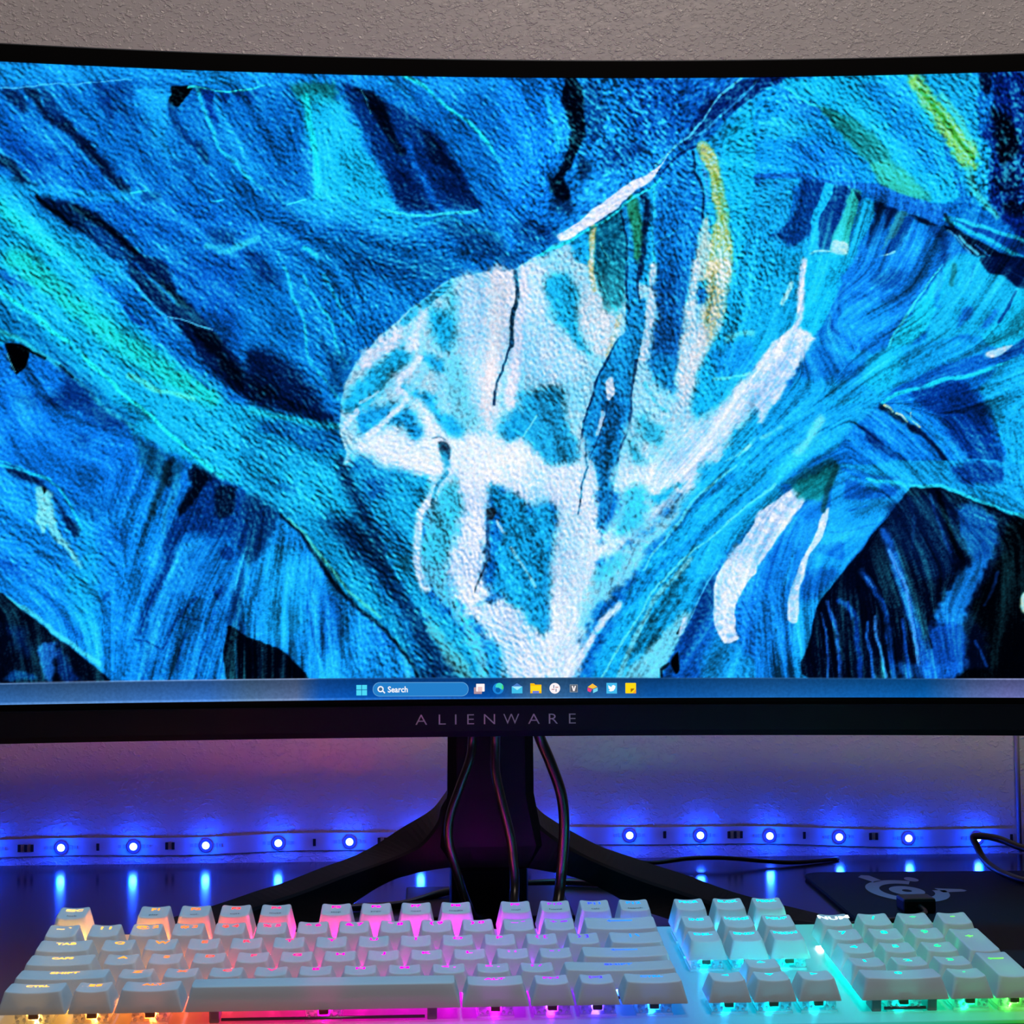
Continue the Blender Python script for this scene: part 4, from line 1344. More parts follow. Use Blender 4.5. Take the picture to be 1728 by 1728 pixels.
# back shell, swelling towards the middle
vs, fs = [], []
NS, NHH = 40, 12
for i in range(NS + 1):
    s = -402 + 804 * i / NS
    for j in range(NHH + 1):
        h = -16 + 356 * j / NHH
        e = max(0.0, 1 - (s / 402) ** 4) * max(0.0, 1 - ((h - 160) / 178) ** 4)
        vs.append(panel(s, h, 14 + 44 * e))
for i in range(NS):
    for j in range(NHH):
        k = i * (NHH + 1) + j
        fs.append((k, k + 1, k + NHH + 2, k + NHH + 1))
mb = MB()
mb.add(vs, fs, True)
mon(mb.build('back_shell', M['shell'], normals=False))

# oval light band on the back, pink on one half and teal on the other
for sgn, mname in ((-1, 'back_pink'), (1, 'back_teal')):
    pts = []
    for k in range(17):
        w = math.pi * k / 16
        pts.append(panel(sgn * math.sin(w) * 62, 105 + math.cos(w) * 80, 124))
    mb = MB()
    mb.tube(pts, 0.004, 8)
    o = mon(mb.build('back_light_band', M[mname]))
    o['label'] = 'glowing pink light band on the back' if sgn < 0 else 'glowing teal light band on the back'
mb = MB()
mb.tube([panel(0, 105, 40), panel(0, 105, 118)], 0.060, 40, smooth=False)
mon(mb.build('arm_mount', M['shell']))

# lettering on the chin
LET = 'ALIENWARE'
xs_px = [712, 747, 769.5, 794.5, 826, 862.5, 900.5, 933, 965]
for ch, xp in zip(LET, xs_px):
    s = (xp - 837.3) / 3.155
    me = text_mesh('letter', ch, 7.9 * MM, M['letter'], extrude=0.00008, sx=1.22 if ch != 'W' else 1.05, offset=-0.00008)

    def put(a, s=s):
        r = panel_np(s + a[:, 0] / MM, -10.4 + a[:, 1] / MM, -2.35)
        r[:, 1] -= a[:, 2]
        return r
    mon(link('letter', remap(me, put)))

# taskbar contents: thin lit shapes on the glass
tb_cache = {}


def lit(color, k=1.0):
    key = (color, k)
    if key not in tb_cache:
        c = [(v / 12.92 if v <= 0.04045 else ((v + 0.055) / 1.055) ** 2.4) for v in color]
        tb_cache[key] = glow('lit_pixels', c, k)
    return tb_cache[key]


def px_to_panel(px, py):
    """Image pixels of the taskbar -> (s, h) on the panel."""
    s = (px - 837.2) / 3.1755 * 1.0009
    h = (1179.5 - 1.2 - py + 0.0060 * (px - 837.2) * -1) / 3.185
    return s, h


def flat_shape(name, polys, color, off, parent):
    """polys: lists of image pixel points, filled, floating a hair in front of the glass."""
    vs, fs = [], []
    for P in polys:
        o = len(vs)
        for x, y in P:
            s, h = px_to_panel(x, y)
            vs.append(panel(s, h, -off))
        fs.append(tuple(range(o, o + len(P))))
    me = mesh_from(name, vs, fs, lit(color))
    o = link(name, me)
    child_world(o, monitor)
    if parent is not None:
        o.parent = parent
        o.matrix_parent_inverse = Matrix.Identity(4)
    return o


def rect(x0, y0, x1, y1, r=0, n=5):
    if r <= 0:
        return [(x0, y0), (x1, y0), (x1, y1), (x0, y1)]
    P = []
    for cx, cy, a in ((x1 - r, y0 + r, -90), (x1 - r, y1 - r, 0), (x0 + r, y1 - r, 90), (x0 + r, y0 + r, 180)):
        for k in range(n + 1):
            w = math.radians(a + 90 * k / n)
            P.append((cx + r * math.cos(w), cy + r * math.sin(w)))
    return P


def disc(cx, cy, r, a0=0, a1=360, n=28, r2=None):
    if r2 is None:
        return [(cx + r * math.cos(math.radians(a0 + (a1 - a0) * k / n)), cy + r * math.sin(math.radians(a0 + (a1 - a0) * k / n))) for k in range(n if a1 - a0 >= 360 else n + 1)]
    A = [(cx + r * math.cos(math.radians(a0 + (a1 - a0) * k / n)), cy + r * math.sin(math.radians(a0 + (a1 - a0) * k / n))) for k in range(n + 1)]
    B = [(cx + r2 * math.cos(math.radians(a0 + (a1 - a0) * k / n)), cy + r2 * math.sin(math.radians(a0 + (a1 - a0) * k / n))) for k in range(n, -1, -1)]
    return A + B


def icon(name, layers):
    root = None
    for i, (polys, col) in enumerate(layers):
        o = flat_shape(name if root is None else 'icon_detail', polys, col, 0.10 + 0.22 * i, root)
        if root is None:
            root = o
    return root


icon('start_icon', [([rect(602.8, 1154, 611, 1161.6), rect(612, 1154, 620.5, 1161.6), rect(602.8, 1162.6, 611, 1171.5), rect(612, 1162.6, 620.5, 1171.5)], (0.30, 0.86, 0.97))])
sb = icon('search_bar', [([rect(630, 1149.5, 791, 1173.5, 11.5, 8)], (0.35, 0.62, 0.85)), ([rect(631, 1150.6, 790, 1172.4, 10.8, 8)], (0.14, 0.50, 0.80)),
                         ([disc(643.2, 1161.0, 5.2)] + [[(646, 1164.6), (647.6, 1163.2), (651.2, 1167), (649.6, 1168.4)]], (0.95, 0.97, 1.0)), ([disc(643.2, 1161.0, 3.1)], (0.25, 0.42, 0.58))])
me = text_mesh('search_word', 'Search', 4.35 * MM, lit((0.97, 0.98, 1.0)), offset=0.00009, sx=0.92)


def put_search(a):
    s0, h0 = px_to_panel(672, 1161.5)
    r = panel_np(s0 + a[:, 0] / MM, h0 + a[:, 1] / MM, -0.75)
    return r


o = link('search_word', remap(me, put_search))
o.parent = sb
icon('task_view_icon', [([rect(800, 1158.5, 813.5, 1169.5, 1)], (0.70, 0.58, 0.62)), ([rect(803.8, 1152.5, 818, 1165.5, 1)], (1.0, 0.97, 0.97)), ([rect(806.5, 1157.5, 814, 1165.5)], (0.93, 0.78, 0.78))])
icon('browser_icon', [([disc(841, 1160.6, 9.4)], (0.10, 0.52, 0.86)), ([disc(843, 1157.8, 6.8, 180, 400, 20)], (0.25, 0.86, 0.80)), ([disc(844.5, 1158.5, 5.4, -60, 60, 14)], (0.30, 0.85, 0.45)),
                      ([disc(840.5, 1163, 4.2, 0, 360, 18)], (0.04, 0.36, 0.66))])
icon('mail_icon', [([[(863.5, 1157.5), (872.8, 1151.5), (882, 1157.5)]], (0.30, 0.50, 0.80)), ([rect(863.8, 1157, 881.8, 1168.7)], (0.25, 0.76, 0.93)), ([[(864, 1157), (881.6, 1157), (873, 1163)]], (0.65, 0.93, 1.0))])
icon('folder_icon', [([[(895.2, 1151.8), (901.5, 1151.8), (903.5, 1154), (914, 1154), (914, 1168.5), (895.2, 1168.5)]], (1.0, 0.75, 0.05)), ([rect(895.6, 1156, 913.6, 1165)], (1.0, 0.86, 0.12)), ([rect(899, 1164.5, 909.8, 1168.8)], (0.42, 0.50, 0.86))])
icon('chat_icon', [([disc(936.6, 1160.2, 9.0)], (1.0, 0.96, 0.97)), ([rect(934.2, 1154.6, 935.6, 1160), rect(938, 1160.8, 939.4, 1166)], (0.35, 0.45, 0.60)), ([rect(931, 1161.2, 936, 1162.6), rect(937.4, 1157.6, 942.4, 1159)], (0.70, 0.45, 0.50))])
icon('letter_icon', [([rect(961.9, 1153.6, 975.4, 1167, 0.5)], (0.50, 0.55, 0.60)), ([rect(963, 1154.8, 974.3, 1165.8)], (0.35, 0.38, 0.44)), ([[(965, 1156), (967.3, 1156), (968.7, 1161.5), (970.2, 1156), (972.4, 1156), (969.9, 1164.8), (967.5, 1164.8)]], (1.0, 0.96, 0.96))])
icon('cube_icon', [([[(992.2, 1158.2), (1000, 1155), (1008.5, 1158), (1000.8, 1161)], [(992.2, 1158), (1000.4, 1152.2), (1008.6, 1157.8), (1000.6, 1160.8)]], (1.0, 0.76, 0.25)),
                   ([[(992, 1159.2), (999.8, 1161.8), (996.6, 1166.8), (992, 1164.6)]], (0.95, 0.25, 0.50)), ([[(1001.2, 1161.8), (1009, 1158.8), (1009, 1164.6), (1001.2, 1168.2)]], (0.45, 0.85, 0.96))])
icon('bird_icon', [([rect(1024, 1151, 1041.8, 1169)], (0.26, 0.74, 0.95)),
                   ([[(1027, 1155.2), (1032.4, 1158), (1033.4, 1155.4), (1036, 1154.4), (1039.4, 1156.6), (1038.4, 1160.6), (1035.6, 1164.4), (1031, 1165.4), (1027.4, 1164), (1030, 1162.8), (1027.6, 1160.4)]], (0.97, 0.99, 1.0))])
icon('note_icon', [([rect(1056, 1151, 1074, 1168.6, 1)], (1.0, 0.86, 0.08)), ([[(1074, 1161), (1074, 1168.6), (1068, 1168.6)]], (1.0, 0.65, 0.15)), ([[(1064.8, 1160.4), (1071.6, 1160.4), (1065, 1167)]], (0.62, 0.42, 0.05))])

# stand: post, swept legs, rear foot
mb = MB()
sec = []
for z, hw, yf, yb in ((60, 24.5, 70, 100), (-20, 24.5, 72, 102), (-58, 24.8, 74, 106), (-75, 28, 74, 108), (-88, 31, 74, 112), (-100, 26, 76, 116), (-102, 20, 78, 116)):
    ring = []
    for x, y in ((-hw, yf + 5), (-hw + 5, yf), (hw - 5, yf), (hw, yf + 5), (hw, yb - 5), (hw - 5, yb), (-hw + 5, yb), (-hw, yb - 5)):
        ring.append(W(x, y, z))
    sec.append(ring)
vs = [p for r in sec for p in r]
fs = [(i * 8 + j, i * 8 + (j + 1) % 8, i * 8 + 8 + (j + 1) % 8, i * 8 + 8 + j) for i in range(len(sec) - 1) for j in range(8)] + [tuple(range(8)), tuple(range(len(vs) - 8, len(vs)))[::-1]]
mb.add(vs, fs)
mon(mb.build('stand_post', M['stand']))

LA = [(-22, 108.0, -55), (-26.9, 108.0, -62.1), (-34.8, 105.5, -70.5), (-51.4, 103.0, -79.7), (-68.5, 100.5, -90.2), (-81.3, 98.0, -96.2), (-98.2, 95.5, -101.7), (-120.1, 93.0, -109.6), (-136.0, 90.5, -114.0), (-160.9, 88.0, -121.7), (-196, 84, -131)]
LB = [(-22, 76.0, -56), (-28.3, 80.0, -65.9), (-30.7, 79.0, -75.2), (-39.5, 78.0, -86.7), (-50.4, 77.0, -92.2), (-63.5, 76.0, -96.9), (-84.4, 75.0, -103.8), (-104.4, 74.0, -111.1), (-121.1, 73.0, -116.3), (-145.6, 72.0, -123.8), (-192, 68, -133)]
LC = [(-4, 78, -97), (-10.7, 78.0, -99.9), (-23.3, 76.5, -99.8), (-38.4, 75.0, -101.6), (-47.0, 73.5, -103.4), (-55.0, 72.0, -105.4), (-65.1, 70.5, -110.0), (-75.7, 69.0, -116.3), (-87.0, 67.5, -123), (-116.8, 66.0, -132), (-188, 66, -134.8)]
RA = [(22, 108.0, -55), (25.4, 108.0, -62.7), (29.4, 105.8, -70.5), (40.5, 103.6, -78.3), (63.0, 101.3, -90.8), (79.5, 99.1, -96.7), (96.3, 96.9, -102.3), (115.2, 94.7, -108.2), (135.0, 92.4, -115.5), (154.0, 90.2, -121.2), (200.6, 88.0, -133.0)]
RB = [(22, 76.0, -56), (24.0, 80.0, -66.4), (27.9, 79.1, -76.5), (39.8, 78.2, -86.0), (55.0, 77.3, -94.8), (72.0, 76.4, -102.3), (88.9, 75.6, -108.8), (105.9, 74.7, -114.3), (122.8, 73.8, -120.1), (139.7, 72.9, -125.9), (192.3, 72.0, -133.9)]
RC = [(4, 78, -98), (7.3, 78.0, -100.1), (17.4, 76.7, -100.3), (30.9, 75.3, -102.3), (44.4, 74.0, -105.0), (56.2, 72.7, -109.0), (67.9, 71.3, -114.9), (77.9, 70.0, -120.5), (91.3, 68.7, -126.2), (120.0, 67.3, -132.8), (188, 66.0, -134.8)]
for A, B, Cc in ((LA, LB, LC), (RA, RB, RC)):
    A, B, Cc = spline(A, 5), spline(B, 5), spline(Cc, 5)
    vs, fs = [], []
    for a, b, c in zip(A, B, Cc):
        d = Vector((c.x, c.y + 34 if c.z > -133 else c.y + 18, max(c.z, -134.8)))
        c = Vector((c.x, c.y, max(c.z, -134.8)))
        b2 = b + (c - b) * 0.07 + Vector((0, -0.6, 0))
        b1 = b + (a - b) * 0.07
        a1 = a + (b - a) * 0.05 + Vector((0, 0, 0.2))
        a2 = a + (d - a) * 0.06
        vs += [W(*q) for q in (a1, b1, b2, c, d, a2)]
    k = 6
    n = len(A)
    for i in range(n - 1):
        for j in range(k):
            fs.append((i * k + j, i * k + (j + 1) % k, (i + 1) * k + (j + 1) % k, (i + 1) * k + j))
    fs.append(tuple(range(k)))
    fs.append(tuple(range(n * k - k, n * k))[::-1])
    mb = MB()
    mb.add(vs, fs)
    mon(mb.build('stand_leg', M['stand']))
mb = MB()
mb.box(W(0, 150, -133.0), (0.10, 0.11, 0.0040), 0.0015)
mb.box(W(0, 124, -117), (0.046, 0.04, 0.034), 0.004)
mon(mb.build('rear_foot', M['stand']))

# ------------------------------------------------------------------ LED strip on the wall
leds = [(-351.2, -123.1), (-299.7, -122.8), (-248.1, -122.6), (-196.2, -122.4), (-144.0, -121.3), (-92.5, -121.0), (-40.8, -120.3), (10.3, -119.6), (61.1, -118.9), (112.2, -118.7), (164.4, -119.3), (215.9, -120.3), (267.6, -121.7), (319.5, -123.2), (371.2, -123.8)]
strip = empty('led_strip', W(0, 349.6, -121))
tag(strip, 'white adhesive strip of blue lights along the wall behind the desk', 'light strip')
lx = np.array([p[0] for p in leds])
lz = np.array([p[1] for p in leds])
vs, fs = [], []
NSEG = 260
for i in range(NSEG + 1):
    x = -420 + 860 * i / NSEG
    z = float(np.interp(x, lx, lz)) + 0.5 * math.sin(x / 27.0)
    for y, zz in ((350, z - 6.3), (348.7, z - 6.3), (348.5, z + 6.3), (350, z + 6.3)):
        vs.append(W(x, y, zz))
for i in range(NSEG):
    for j in range(4):
        fs.append((i * 4 + j, i * 4 + (j + 1) % 4, i * 4 + 4 + (j + 1) % 4, i * 4 + 4 + j))
mb = MB()
mb.add(vs, fs)
child_world(mb.build('strip_tape', M['strip']), strip)
led_proto = None
random.seed(4)
for i, (x, z) in enumerate(leds):
    base = W(x, 348.5, z)
    mb = MB()
    mb.box((0, -0.0008, 0), (0.0062, 0.0016, 0.0062), 0.0004)
    o = mb.build('led', M['chip'])
    o.location = base
    child_world(o, strip)
    mb = MB()
    mb.tube([(0, -0.0016, 0), (0, -0.0022, 0), (0, -0.0025, 0)], [0.0027, 0.0026, 0.0018], 20)
    e = mb.build('emitter', M['led_core'])
    e.parent = o
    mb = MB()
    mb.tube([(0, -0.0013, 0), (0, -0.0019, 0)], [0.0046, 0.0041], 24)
    e = mb.build('halo_disc', M['led_halo'])  # added glowing disc, imitates the blue bloom around the emitter
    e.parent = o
    d = bpy.data.lights.new('led_light', 'POINT')
    d.energy = 0.052
    d.color = (0.0, 0.05, 1.0)
    d.shadow_soft_size = 0.003
    lo = bpy.data.objects.new('led_light', d)
    C.objects.link(lo)
    lo.location = W(x, 344.6, z)
    for sgn in (-1, 1):
        for q, dx in enumerate((6.6, 10.2)):
            mb = MB()
            mb.box((0, -0.0002, 0), (0.0022, 0.0004, 0.0028 if q == 0 else 0.0022))
            r = mb.build('solder_pad', M['solder'])
            r.location = W(x + sgn * dx, 348.5, z)
            child_world(r, strip)
    n = (3, 1, 2, 0, 1)[i % 5]
    for k in range(n):
        mb = MB()
        mb.box((0, -0.0004, 0), (0.0021, 0.0008, 0.0052), 0.0002)
        r = mb.build('resistor', M['dark'])
        r.location = W(x + 26 + (k - (n - 1) / 2) * 4.6, 348.5, z)
        child_world(r, strip)

# pale cord hanging by the wall
mb = MB()
mb.tube([W(401.5, 344, 120), W(401.6, 344.5, 0), W(401.8, 345, -60), W(402.2, 345, DESK + 1)], 0.0017, 10)
o = mb.build('hanging_cord', M['cord'])
tag(o, 'thin pale cord hanging straight down the wall at the right', 'cord')


# ------------------------------------------------------------------ cables
def cable(name, pts, r, label, n=8):
    mb = MB()
    mb.tube([W(*p) for p in spline(pts, n)], r * MM, 12)
    return tag(mb.build(name, M['cable']), label, 'cable')


cable('video_cable', [(-8, 30, 10), (-10, 45, -8), (-11.1, 55.0, -24.5), (-12.5, 55.0, -36.1), (-18.5, 55.0, -52.5), (-23.6, 55.0, -67.3), (-24.6, 55.0, -80), (-21, 56.0, -96), (-14, 62, -118), (-6, 90, -131), (20, 140, -132.4)], 2.5,
      'leftmost black cable hanging in front of the stand post, bowed to the left')
cable('power_cable', [(4, 30, 12), (2, 48, -8), (1.9, 55.0, -24.6), (1.8, 55.0, -42.8), (4.7, 55.0, -57.7), (9.6, 55.0, -77.6), (11.6, 54.0, -92), (11.8, 50.0, -112), (6, 20, -130), (-30, -14, -132.4), (-60, -20, -132.4)], 2.7,
      'middle black cable hanging in front of the stand post down to the desk')
cable('usb_cable', [(18, 26, 10), (21, 38, -10), (26.3, 45.0, -24.1), (32.5, 45.0, -38.9), (38.0, 45.0, -55.3), (39.6, 45.0, -71.7), (38.6, 45.0, -90), (36, 42.0, -112), (30, 20, -131.4), (20, 0, -132)], 3.1,
      'thick black cable hanging right of the stand post')
cable('desk_cable', [(-150, 118, -132.6), (-110, 130, -132.6), (-79.9, 139.4, -132.6), (-51.5, 150, -132.6), (-21.7, 168, -128), (16.2, 215.4, -132.6), (52.9, 226, -132.6), (95.4, 214.6, -132.6), (140, 230, -132.6)], 2.4,
      'black cable lying on the desk beneath the arch of the stand')
cable('wall_cable', [(60, 306, -131.8), (84.4, 300.0, -130.5), (101.2, 300.0, -129.5), (122.2, 300.0, -131.9), (147.5, 300.0, -129.2), (172.8, 300.0, -129.0), (202.4, 300.0, -131.6), (225, 302.0, -133.1), (260, 320, -133.6)], 1.5,
      'thin black cable lying on the desk just below the wall lights, right of the stand')
cable('mouse_cable', [(430, 190, -124), (382.5, 200.0, -118.0), (364.8, 230.0, -115.0), (356.3, 250.0, -111.7), (348.0, 262.0, -110.8), (342.8, 268.0, -112.3), (343.7, 264.0, -118), (345.0, 256.0, -124.5), (344.3, 236.0, -127.6), (344.6, 210.0, -128.8), (352.4, 180.0, -129.4), (385, 160.0, -129.6), (430, 150, -129.6)], 2.4,
      'stiff black cable bent into a peak over the mouse mat at the right', 10)

# ------------------------------------------------------------------ mouse mat
mmat = empty('mouse_mat', W(300, 150, DESK))
tag(mmat, 'black cloth mouse mat with a grey round emblem, behind the number pad', 'mouse mat')


def rounded(x0, x1, y0, y1, r, n=6):
    P = []
    for cx, cy, a in ((x1 - r, y0 + r, -90), (x1 - r, y1 - r, 0), (x0 + r, y1 - r, 90), (x0 + r, y0 + r, 180)):
        for k in range(n + 1):
            w = math.radians(a + 90 * k / n)
            P.append((cx + r * math.cos(w), cy + r * math.sin(w)))
    return P


def skew(x, y):                       # the mat lies slightly turned on the desk
    w = math.radians(-2.2)
    dx, dy = x - 300, y - 150
    return 300 + dx * math.cos(w) - dy * math.sin(w), 150 + dx * math.sin(w) + dy * math.cos(w)


vs, fs = [], []
P = rounded(214, 500, -60, 248, 14)
for z, ins in ((DESK, 0.6), (DESK + 1.6, 0), (DESK + 3.0, 0.5)):
    for x, y in P:
        x2 = x + (ins if x < 350 else -ins)
        y2 = y + (ins if y < 100 else -ins)
        wob = 0.9 * math.sin(x / 24.0) * (1 if y > 200 else 0) if z > DESK + 2 else 0
        vs.append(W(*skew(x2, y2), z + 0 * wob))
k = len(P)
for i in range(2):
    for j in range(k):
        fs.append((i * k + j, i * k + (j + 1) % k, i * k + k + (j + 1) % k, i * k + k + j))
fs.append(tuple(range(2 * k, 3 * k)))
mb = MB()
mb.add(vs, fs)
child_world(mb.build('mat_pad', M['mat']), mmat)


def mat_shape(polys):
    vs, fs = [], []
    for P in polys:
        o = len(vs)
        vs += [W(x, y, DESK + 3.15) for x, y in P]
        fs.append(tuple(range(o, o + len(P))))
    return mesh_from('emblem', vs, fs, M['matlogo'])


def ell(cx, cy, rx, ry, a0=0, a1=360, n=40, q=None):
    f = lambda k, s: (cx + rx * s * math.cos(math.radians(a0 + (a1 - a0) * k / n)), cy + ry * s * math.sin(math.radians(a0 + (a1 - a0) * k / n)))
    if q is None:
        return [[f(k, 1) for k in range(n)]]
    return [[f(k, 1), f(k + 1, 1), f(k + 1, q), f(k, q)] for k in range(n)]


LX, LY = 267.5, 170.0
shape = ell(LX, LY, 24.5, 42, -300, 0, 40, 0.66) + ell(LX, LY, 10.5, 18, 0, 360, 36, 0.28)
shape += [[(LX - 12, LY + 34), (LX - 5, LY + 40), (LX - 8, LY + 62), (LX - 13, LY + 64), (LX - 17, LY + 56)]]
shape += ell(LX + 15.5, LY + 44, 4.2, 9)
shape += [[(LX + 20, LY + 8), (LX + 36, LY + 3), (LX + 38, LY - 2), (LX + 35, LY - 6), (LX + 21, LY - 8)]]
child_world(link('emblem', mat_shape(shape)), mmat)
# ------------------------------------------------------------------ the keyboard
U = 19.05
G = 0.41                                   # gap between the key clusters, in key units
BASE = -17.0                               # underside of the case, below the key skirts
kb = empty('mechanical_keyboard')
kb.matrix_world = Matrix.Translation(W(-213.39, -192.16, -117.18)) @ Matrix.Rotation(math.radians(0.0977), 4, 'Z') @ Matrix.Rotation(math.radians(6.067), 4, 'X') @ Matrix.Translation((0, 0, BASE * MM))
tag(kb, 'white full size keyboard with rainbow backlit keys in front of the monitor', 'keyboard')


def K(x, y, z):                            # keyboard millimetres (z from the key skirts)
    return Vector((x * MM, y * MM, (z - BASE) * MM))


XR = (15 + 2 * G + 7) * U
# case with its bright deck plate
mb = MB()
P = [(-10.2, -16.9), (-10.2, -9.5), (-9.2, -7.2), (128.5, -7.2), (129.8, -9.5), (129.8, -16.9)]
vs, fs = [], []
for x in (-2.4, XR + 2.4):
    vs += [K(x, y, z) for y, z in P]
fs = [tuple(range(6)), tuple(range(6, 12))[::-1]] + [(j, (j + 1) % 6, 6 + (j + 1) % 6, 6 + j) for j in range(6)]
mb.add(vs, fs)
mb.build('case', M['case'], kb)
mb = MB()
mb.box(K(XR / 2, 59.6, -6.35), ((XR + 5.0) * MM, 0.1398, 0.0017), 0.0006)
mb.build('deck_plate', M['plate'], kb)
for x in (40, XR - 40):
    mb = MB()
    mb.box(K(x, 118, -21.0), (0.030, 0.012, 0.009), 0.001)
    mb.build('flip_foot', M['dark'], kb)

ROWY = {0: 5.25, 1: 4, 2: 3, 3: 2, 4: 1, 5: 0}
HT = {0: (10.6, 11.9), 1: (9.0, 10.3), 2: (8.2, 8.8), 3: (8.0, 8.0), 4: (8.1, 7.4), 5: (8.8, 8.0)}
FI, BI, SI, DISH = 3.2, 1.7, 2.95, 0.75


def ring_pts(x0, x1, y0, y1, r, m=6, c=3):
    """Rounded rectangle, counter-clockwise, with m steps along each side."""
    P = []
    cs = [(x1 - r, y0 + r, -90), (x1 - r, y1 - r, 0), (x0 + r, y1 - r, 90), (x0 + r, y0 + r, 180)]
    for q, (cx, cy, a) in enumerate(cs):
        for k in range(c + 1):
            w = math.radians(a + 90 * k / c)
            P.append((cx + r * math.cos(w), cy + r * math.sin(w)))
        nx_, ny_, na = cs[(q + 1) % 4]
        wa = math.radians(na)
        e = (nx_ + r * math.cos(wa), ny_ + r * math.sin(wa))
        s_ = P[-1]
        for k in range(1, m):
            P.append((s_[0] + (e[0] - s_[0]) * k / m, s_[1] + (e[1] - s_[1]) * k / m))
    return P


def make_top(w, d, row, bar):
    hf, hb = HT[row]
    if d > 1.5 * U:
        hb = hf + 0.1
    tx0, tx1, ty0, ty1 = SI, w * U - SI, 0.42 + FI, d - 0.42 - BI
    cx, hw = (tx0 + tx1) / 2, (tx1 - tx0) / 2

    def top(x, y):
        t = (y - ty0) / (ty1 - ty0)
        z = hf + (hb - hf) * t
        u = min(1.0, abs((x - cx) / hw))
        if bar:
            return z + 1.1 - 1.3 * (2 * (t - 0.45)) ** 2 * 0.5
        return z - DISH * (1 - u * u)
    return top, (tx0, tx1, ty0, ty1)


cap_cache = {}


def keycap_mesh(w, d, row, bar):
    key = (w, d, row, bar)
    if key in cap_cache:
        return cap_cache[key]
    top, (tx0, tx1, ty0, ty1) = make_top(w, d, row, bar)
    m = 8 if w < 2.5 else 14
    rings = []
    x0, x1, y0, y1 = 0.42, w * U - 0.42, 0.42, d - 0.42
    rings.append([(x, y, 0.0) for x, y in ring_pts(x0, x1, y0, y1, 0.7, m)])
    rings.append([(x, y, 0.6) for x, y in ring_pts(x0 + .08, x1 - .08, y0 + .05, y1 - .05, 0.8, m)])
    base = ring_pts(x0 + .08, x1 - .08, y0 + .05, y1 - .05, 0.8, m)
    rim = ring_pts(tx0 - .35, tx1 + .35, ty0 - .35, ty1 + .2, 1.7, m)
    inn = ring_pts(tx0 + .1, tx1 - .1, ty0 + .1, ty1 - .1, 1.4, m)
    for t in (0.35, 0.7, 1.0):
        bulge = 0.22 * math.sin(math.pi * t)
        R = []
        for (bx, by), (rx, ry) in zip(base, rim):
            zt = top(min(max(rx, tx0), tx1), min(max(ry, ty0), ty1)) - 0.55
            R.append((bx + (rx - bx) * t, by + (ry - by) * t - bulge * (1 if by > (y0 + y1) / 2 else -1) * -0.5, 0.6 + (zt - 0.6) * t))
        rings.append(R)
    mid = [((a[0] + b[0]) / 2 * 1.0, (a[1] + b[1]) / 2) for a, b in zip(rim, inn)]
    rings.append([(x, y, top(min(max(x, tx0), tx1), min(max(y, ty0), ty1)) - 0.16) for x, y in mid])
    rings.append([(x, y, top(x, y)) for x, y in inn])
    vs = [p for R in rings for p in R]
    k = len(rings[0])
    fs = []
    for i in range(len(rings) - 1):
        for j in range(k):
            fs.append((i * k + j, i * k + (j + 1) % k, (i + 1) * k + (j + 1) % k, (i + 1) * k + j))
    # dished top: shrinking copies of the inner ring
    cx, cy = (tx0 + tx1) / 2, (ty0 + ty1) / 2
    prev = (len(rings) - 1) * k
    for s in (0.75, 0.5, 0.25):
        o = len(vs)
        for x, y in inn:
            qx, qy = cx + (x - cx) * s, cy + (y - cy) * s
            vs.append((qx, qy, top(qx, qy)))
        for j in range(k):
            fs.append((prev + j, prev + (j + 1) % k, o + (j + 1) % k, o + j))
        prev = o
    o = len(vs)
    vs.append((cx, cy, top(cx, cy)))
    for j in range(k):
        fs.append((prev + j, prev + (j + 1) % k, o))
    me = mesh_from('keycap', [(x * MM, y * MM, z * MM) for x, y, z in vs], fs, M['key'], True)
    cap_cache[key] = me
    return me


# legend strings; two glyphs stand side by side
R1 = ['~ `', '! 1', '@ 2', '# 3', '$ 4', '% 5', '^ 6', '& 7', '* 8', '( 9', ') 0', '_ -', '+ =']
keys = []                                  # (row, u, width, depth mm, legend, print, kind)
keys.append((0, 0, 1, U, 'ESC', 'lock', 'function_keycap'))
for i, u in enumerate([2, 3, 4, 5, 6.5, 7.5, 8.5, 9.5, 11, 12, 13, 14]):
    keys.append((0, u, 1, U, 'F%d' % (i + 1), ['play', 'vol-', 'vol+', 'mute', 'stop', 'prev', 'next', 'media', 'mail', 'home', 'calc', 'search'][i], 'function_keycap'))
for i, t in enumerate(['PSCR', 'SLCK', 'PBRK']):
    keys.append((0, 15 + G + i, 1, U, t, None, 'function_keycap'))
for i, t in enumerate(R1):
    keys.append((1, i, 1, U, t, None, 'number_keycap'))
keys.append((1, 13, 2, U, '<---', None, 'backspace_keycap'))
keys.append((2, 0, 1.5, U, 'TAB', None, 'tab_keycap'))
for i, t in enumerate(list('QWERTYUIOP') + ['{ [', '} ]']):
    keys.append((2, 1.5 + i, 1, U, t, None, 'letter_keycap'))
keys.append((2, 13.5, 1.5, U, '| \\', None, 'letter_keycap'))
keys.append((3, 0, 1.75, U, 'CAPS', None, 'caps_lock_keycap'))
for i, t in enumerate(list('ASDFGHJKL') + [': ;', '" \'']):
    keys.append((3, 1.75 + i, 1, U, t, None, 'letter_keycap'))
keys.append((3, 12.75, 2.25, U, '<---', None, 'enter_keycap'))
keys.append((4, 0, 2.25, U, 'SHIFT', None, 'shift_keycap'))
for i, t in enumerate(list('ZXCVBNM') + ['< ,', '> .', '? /']):
    keys.append((4, 2.25 + i, 1, U, t, None, 'letter_keycap'))
keys.append((4, 12.25, 2.75, U, 'SHIFT', None, 'shift_keycap'))
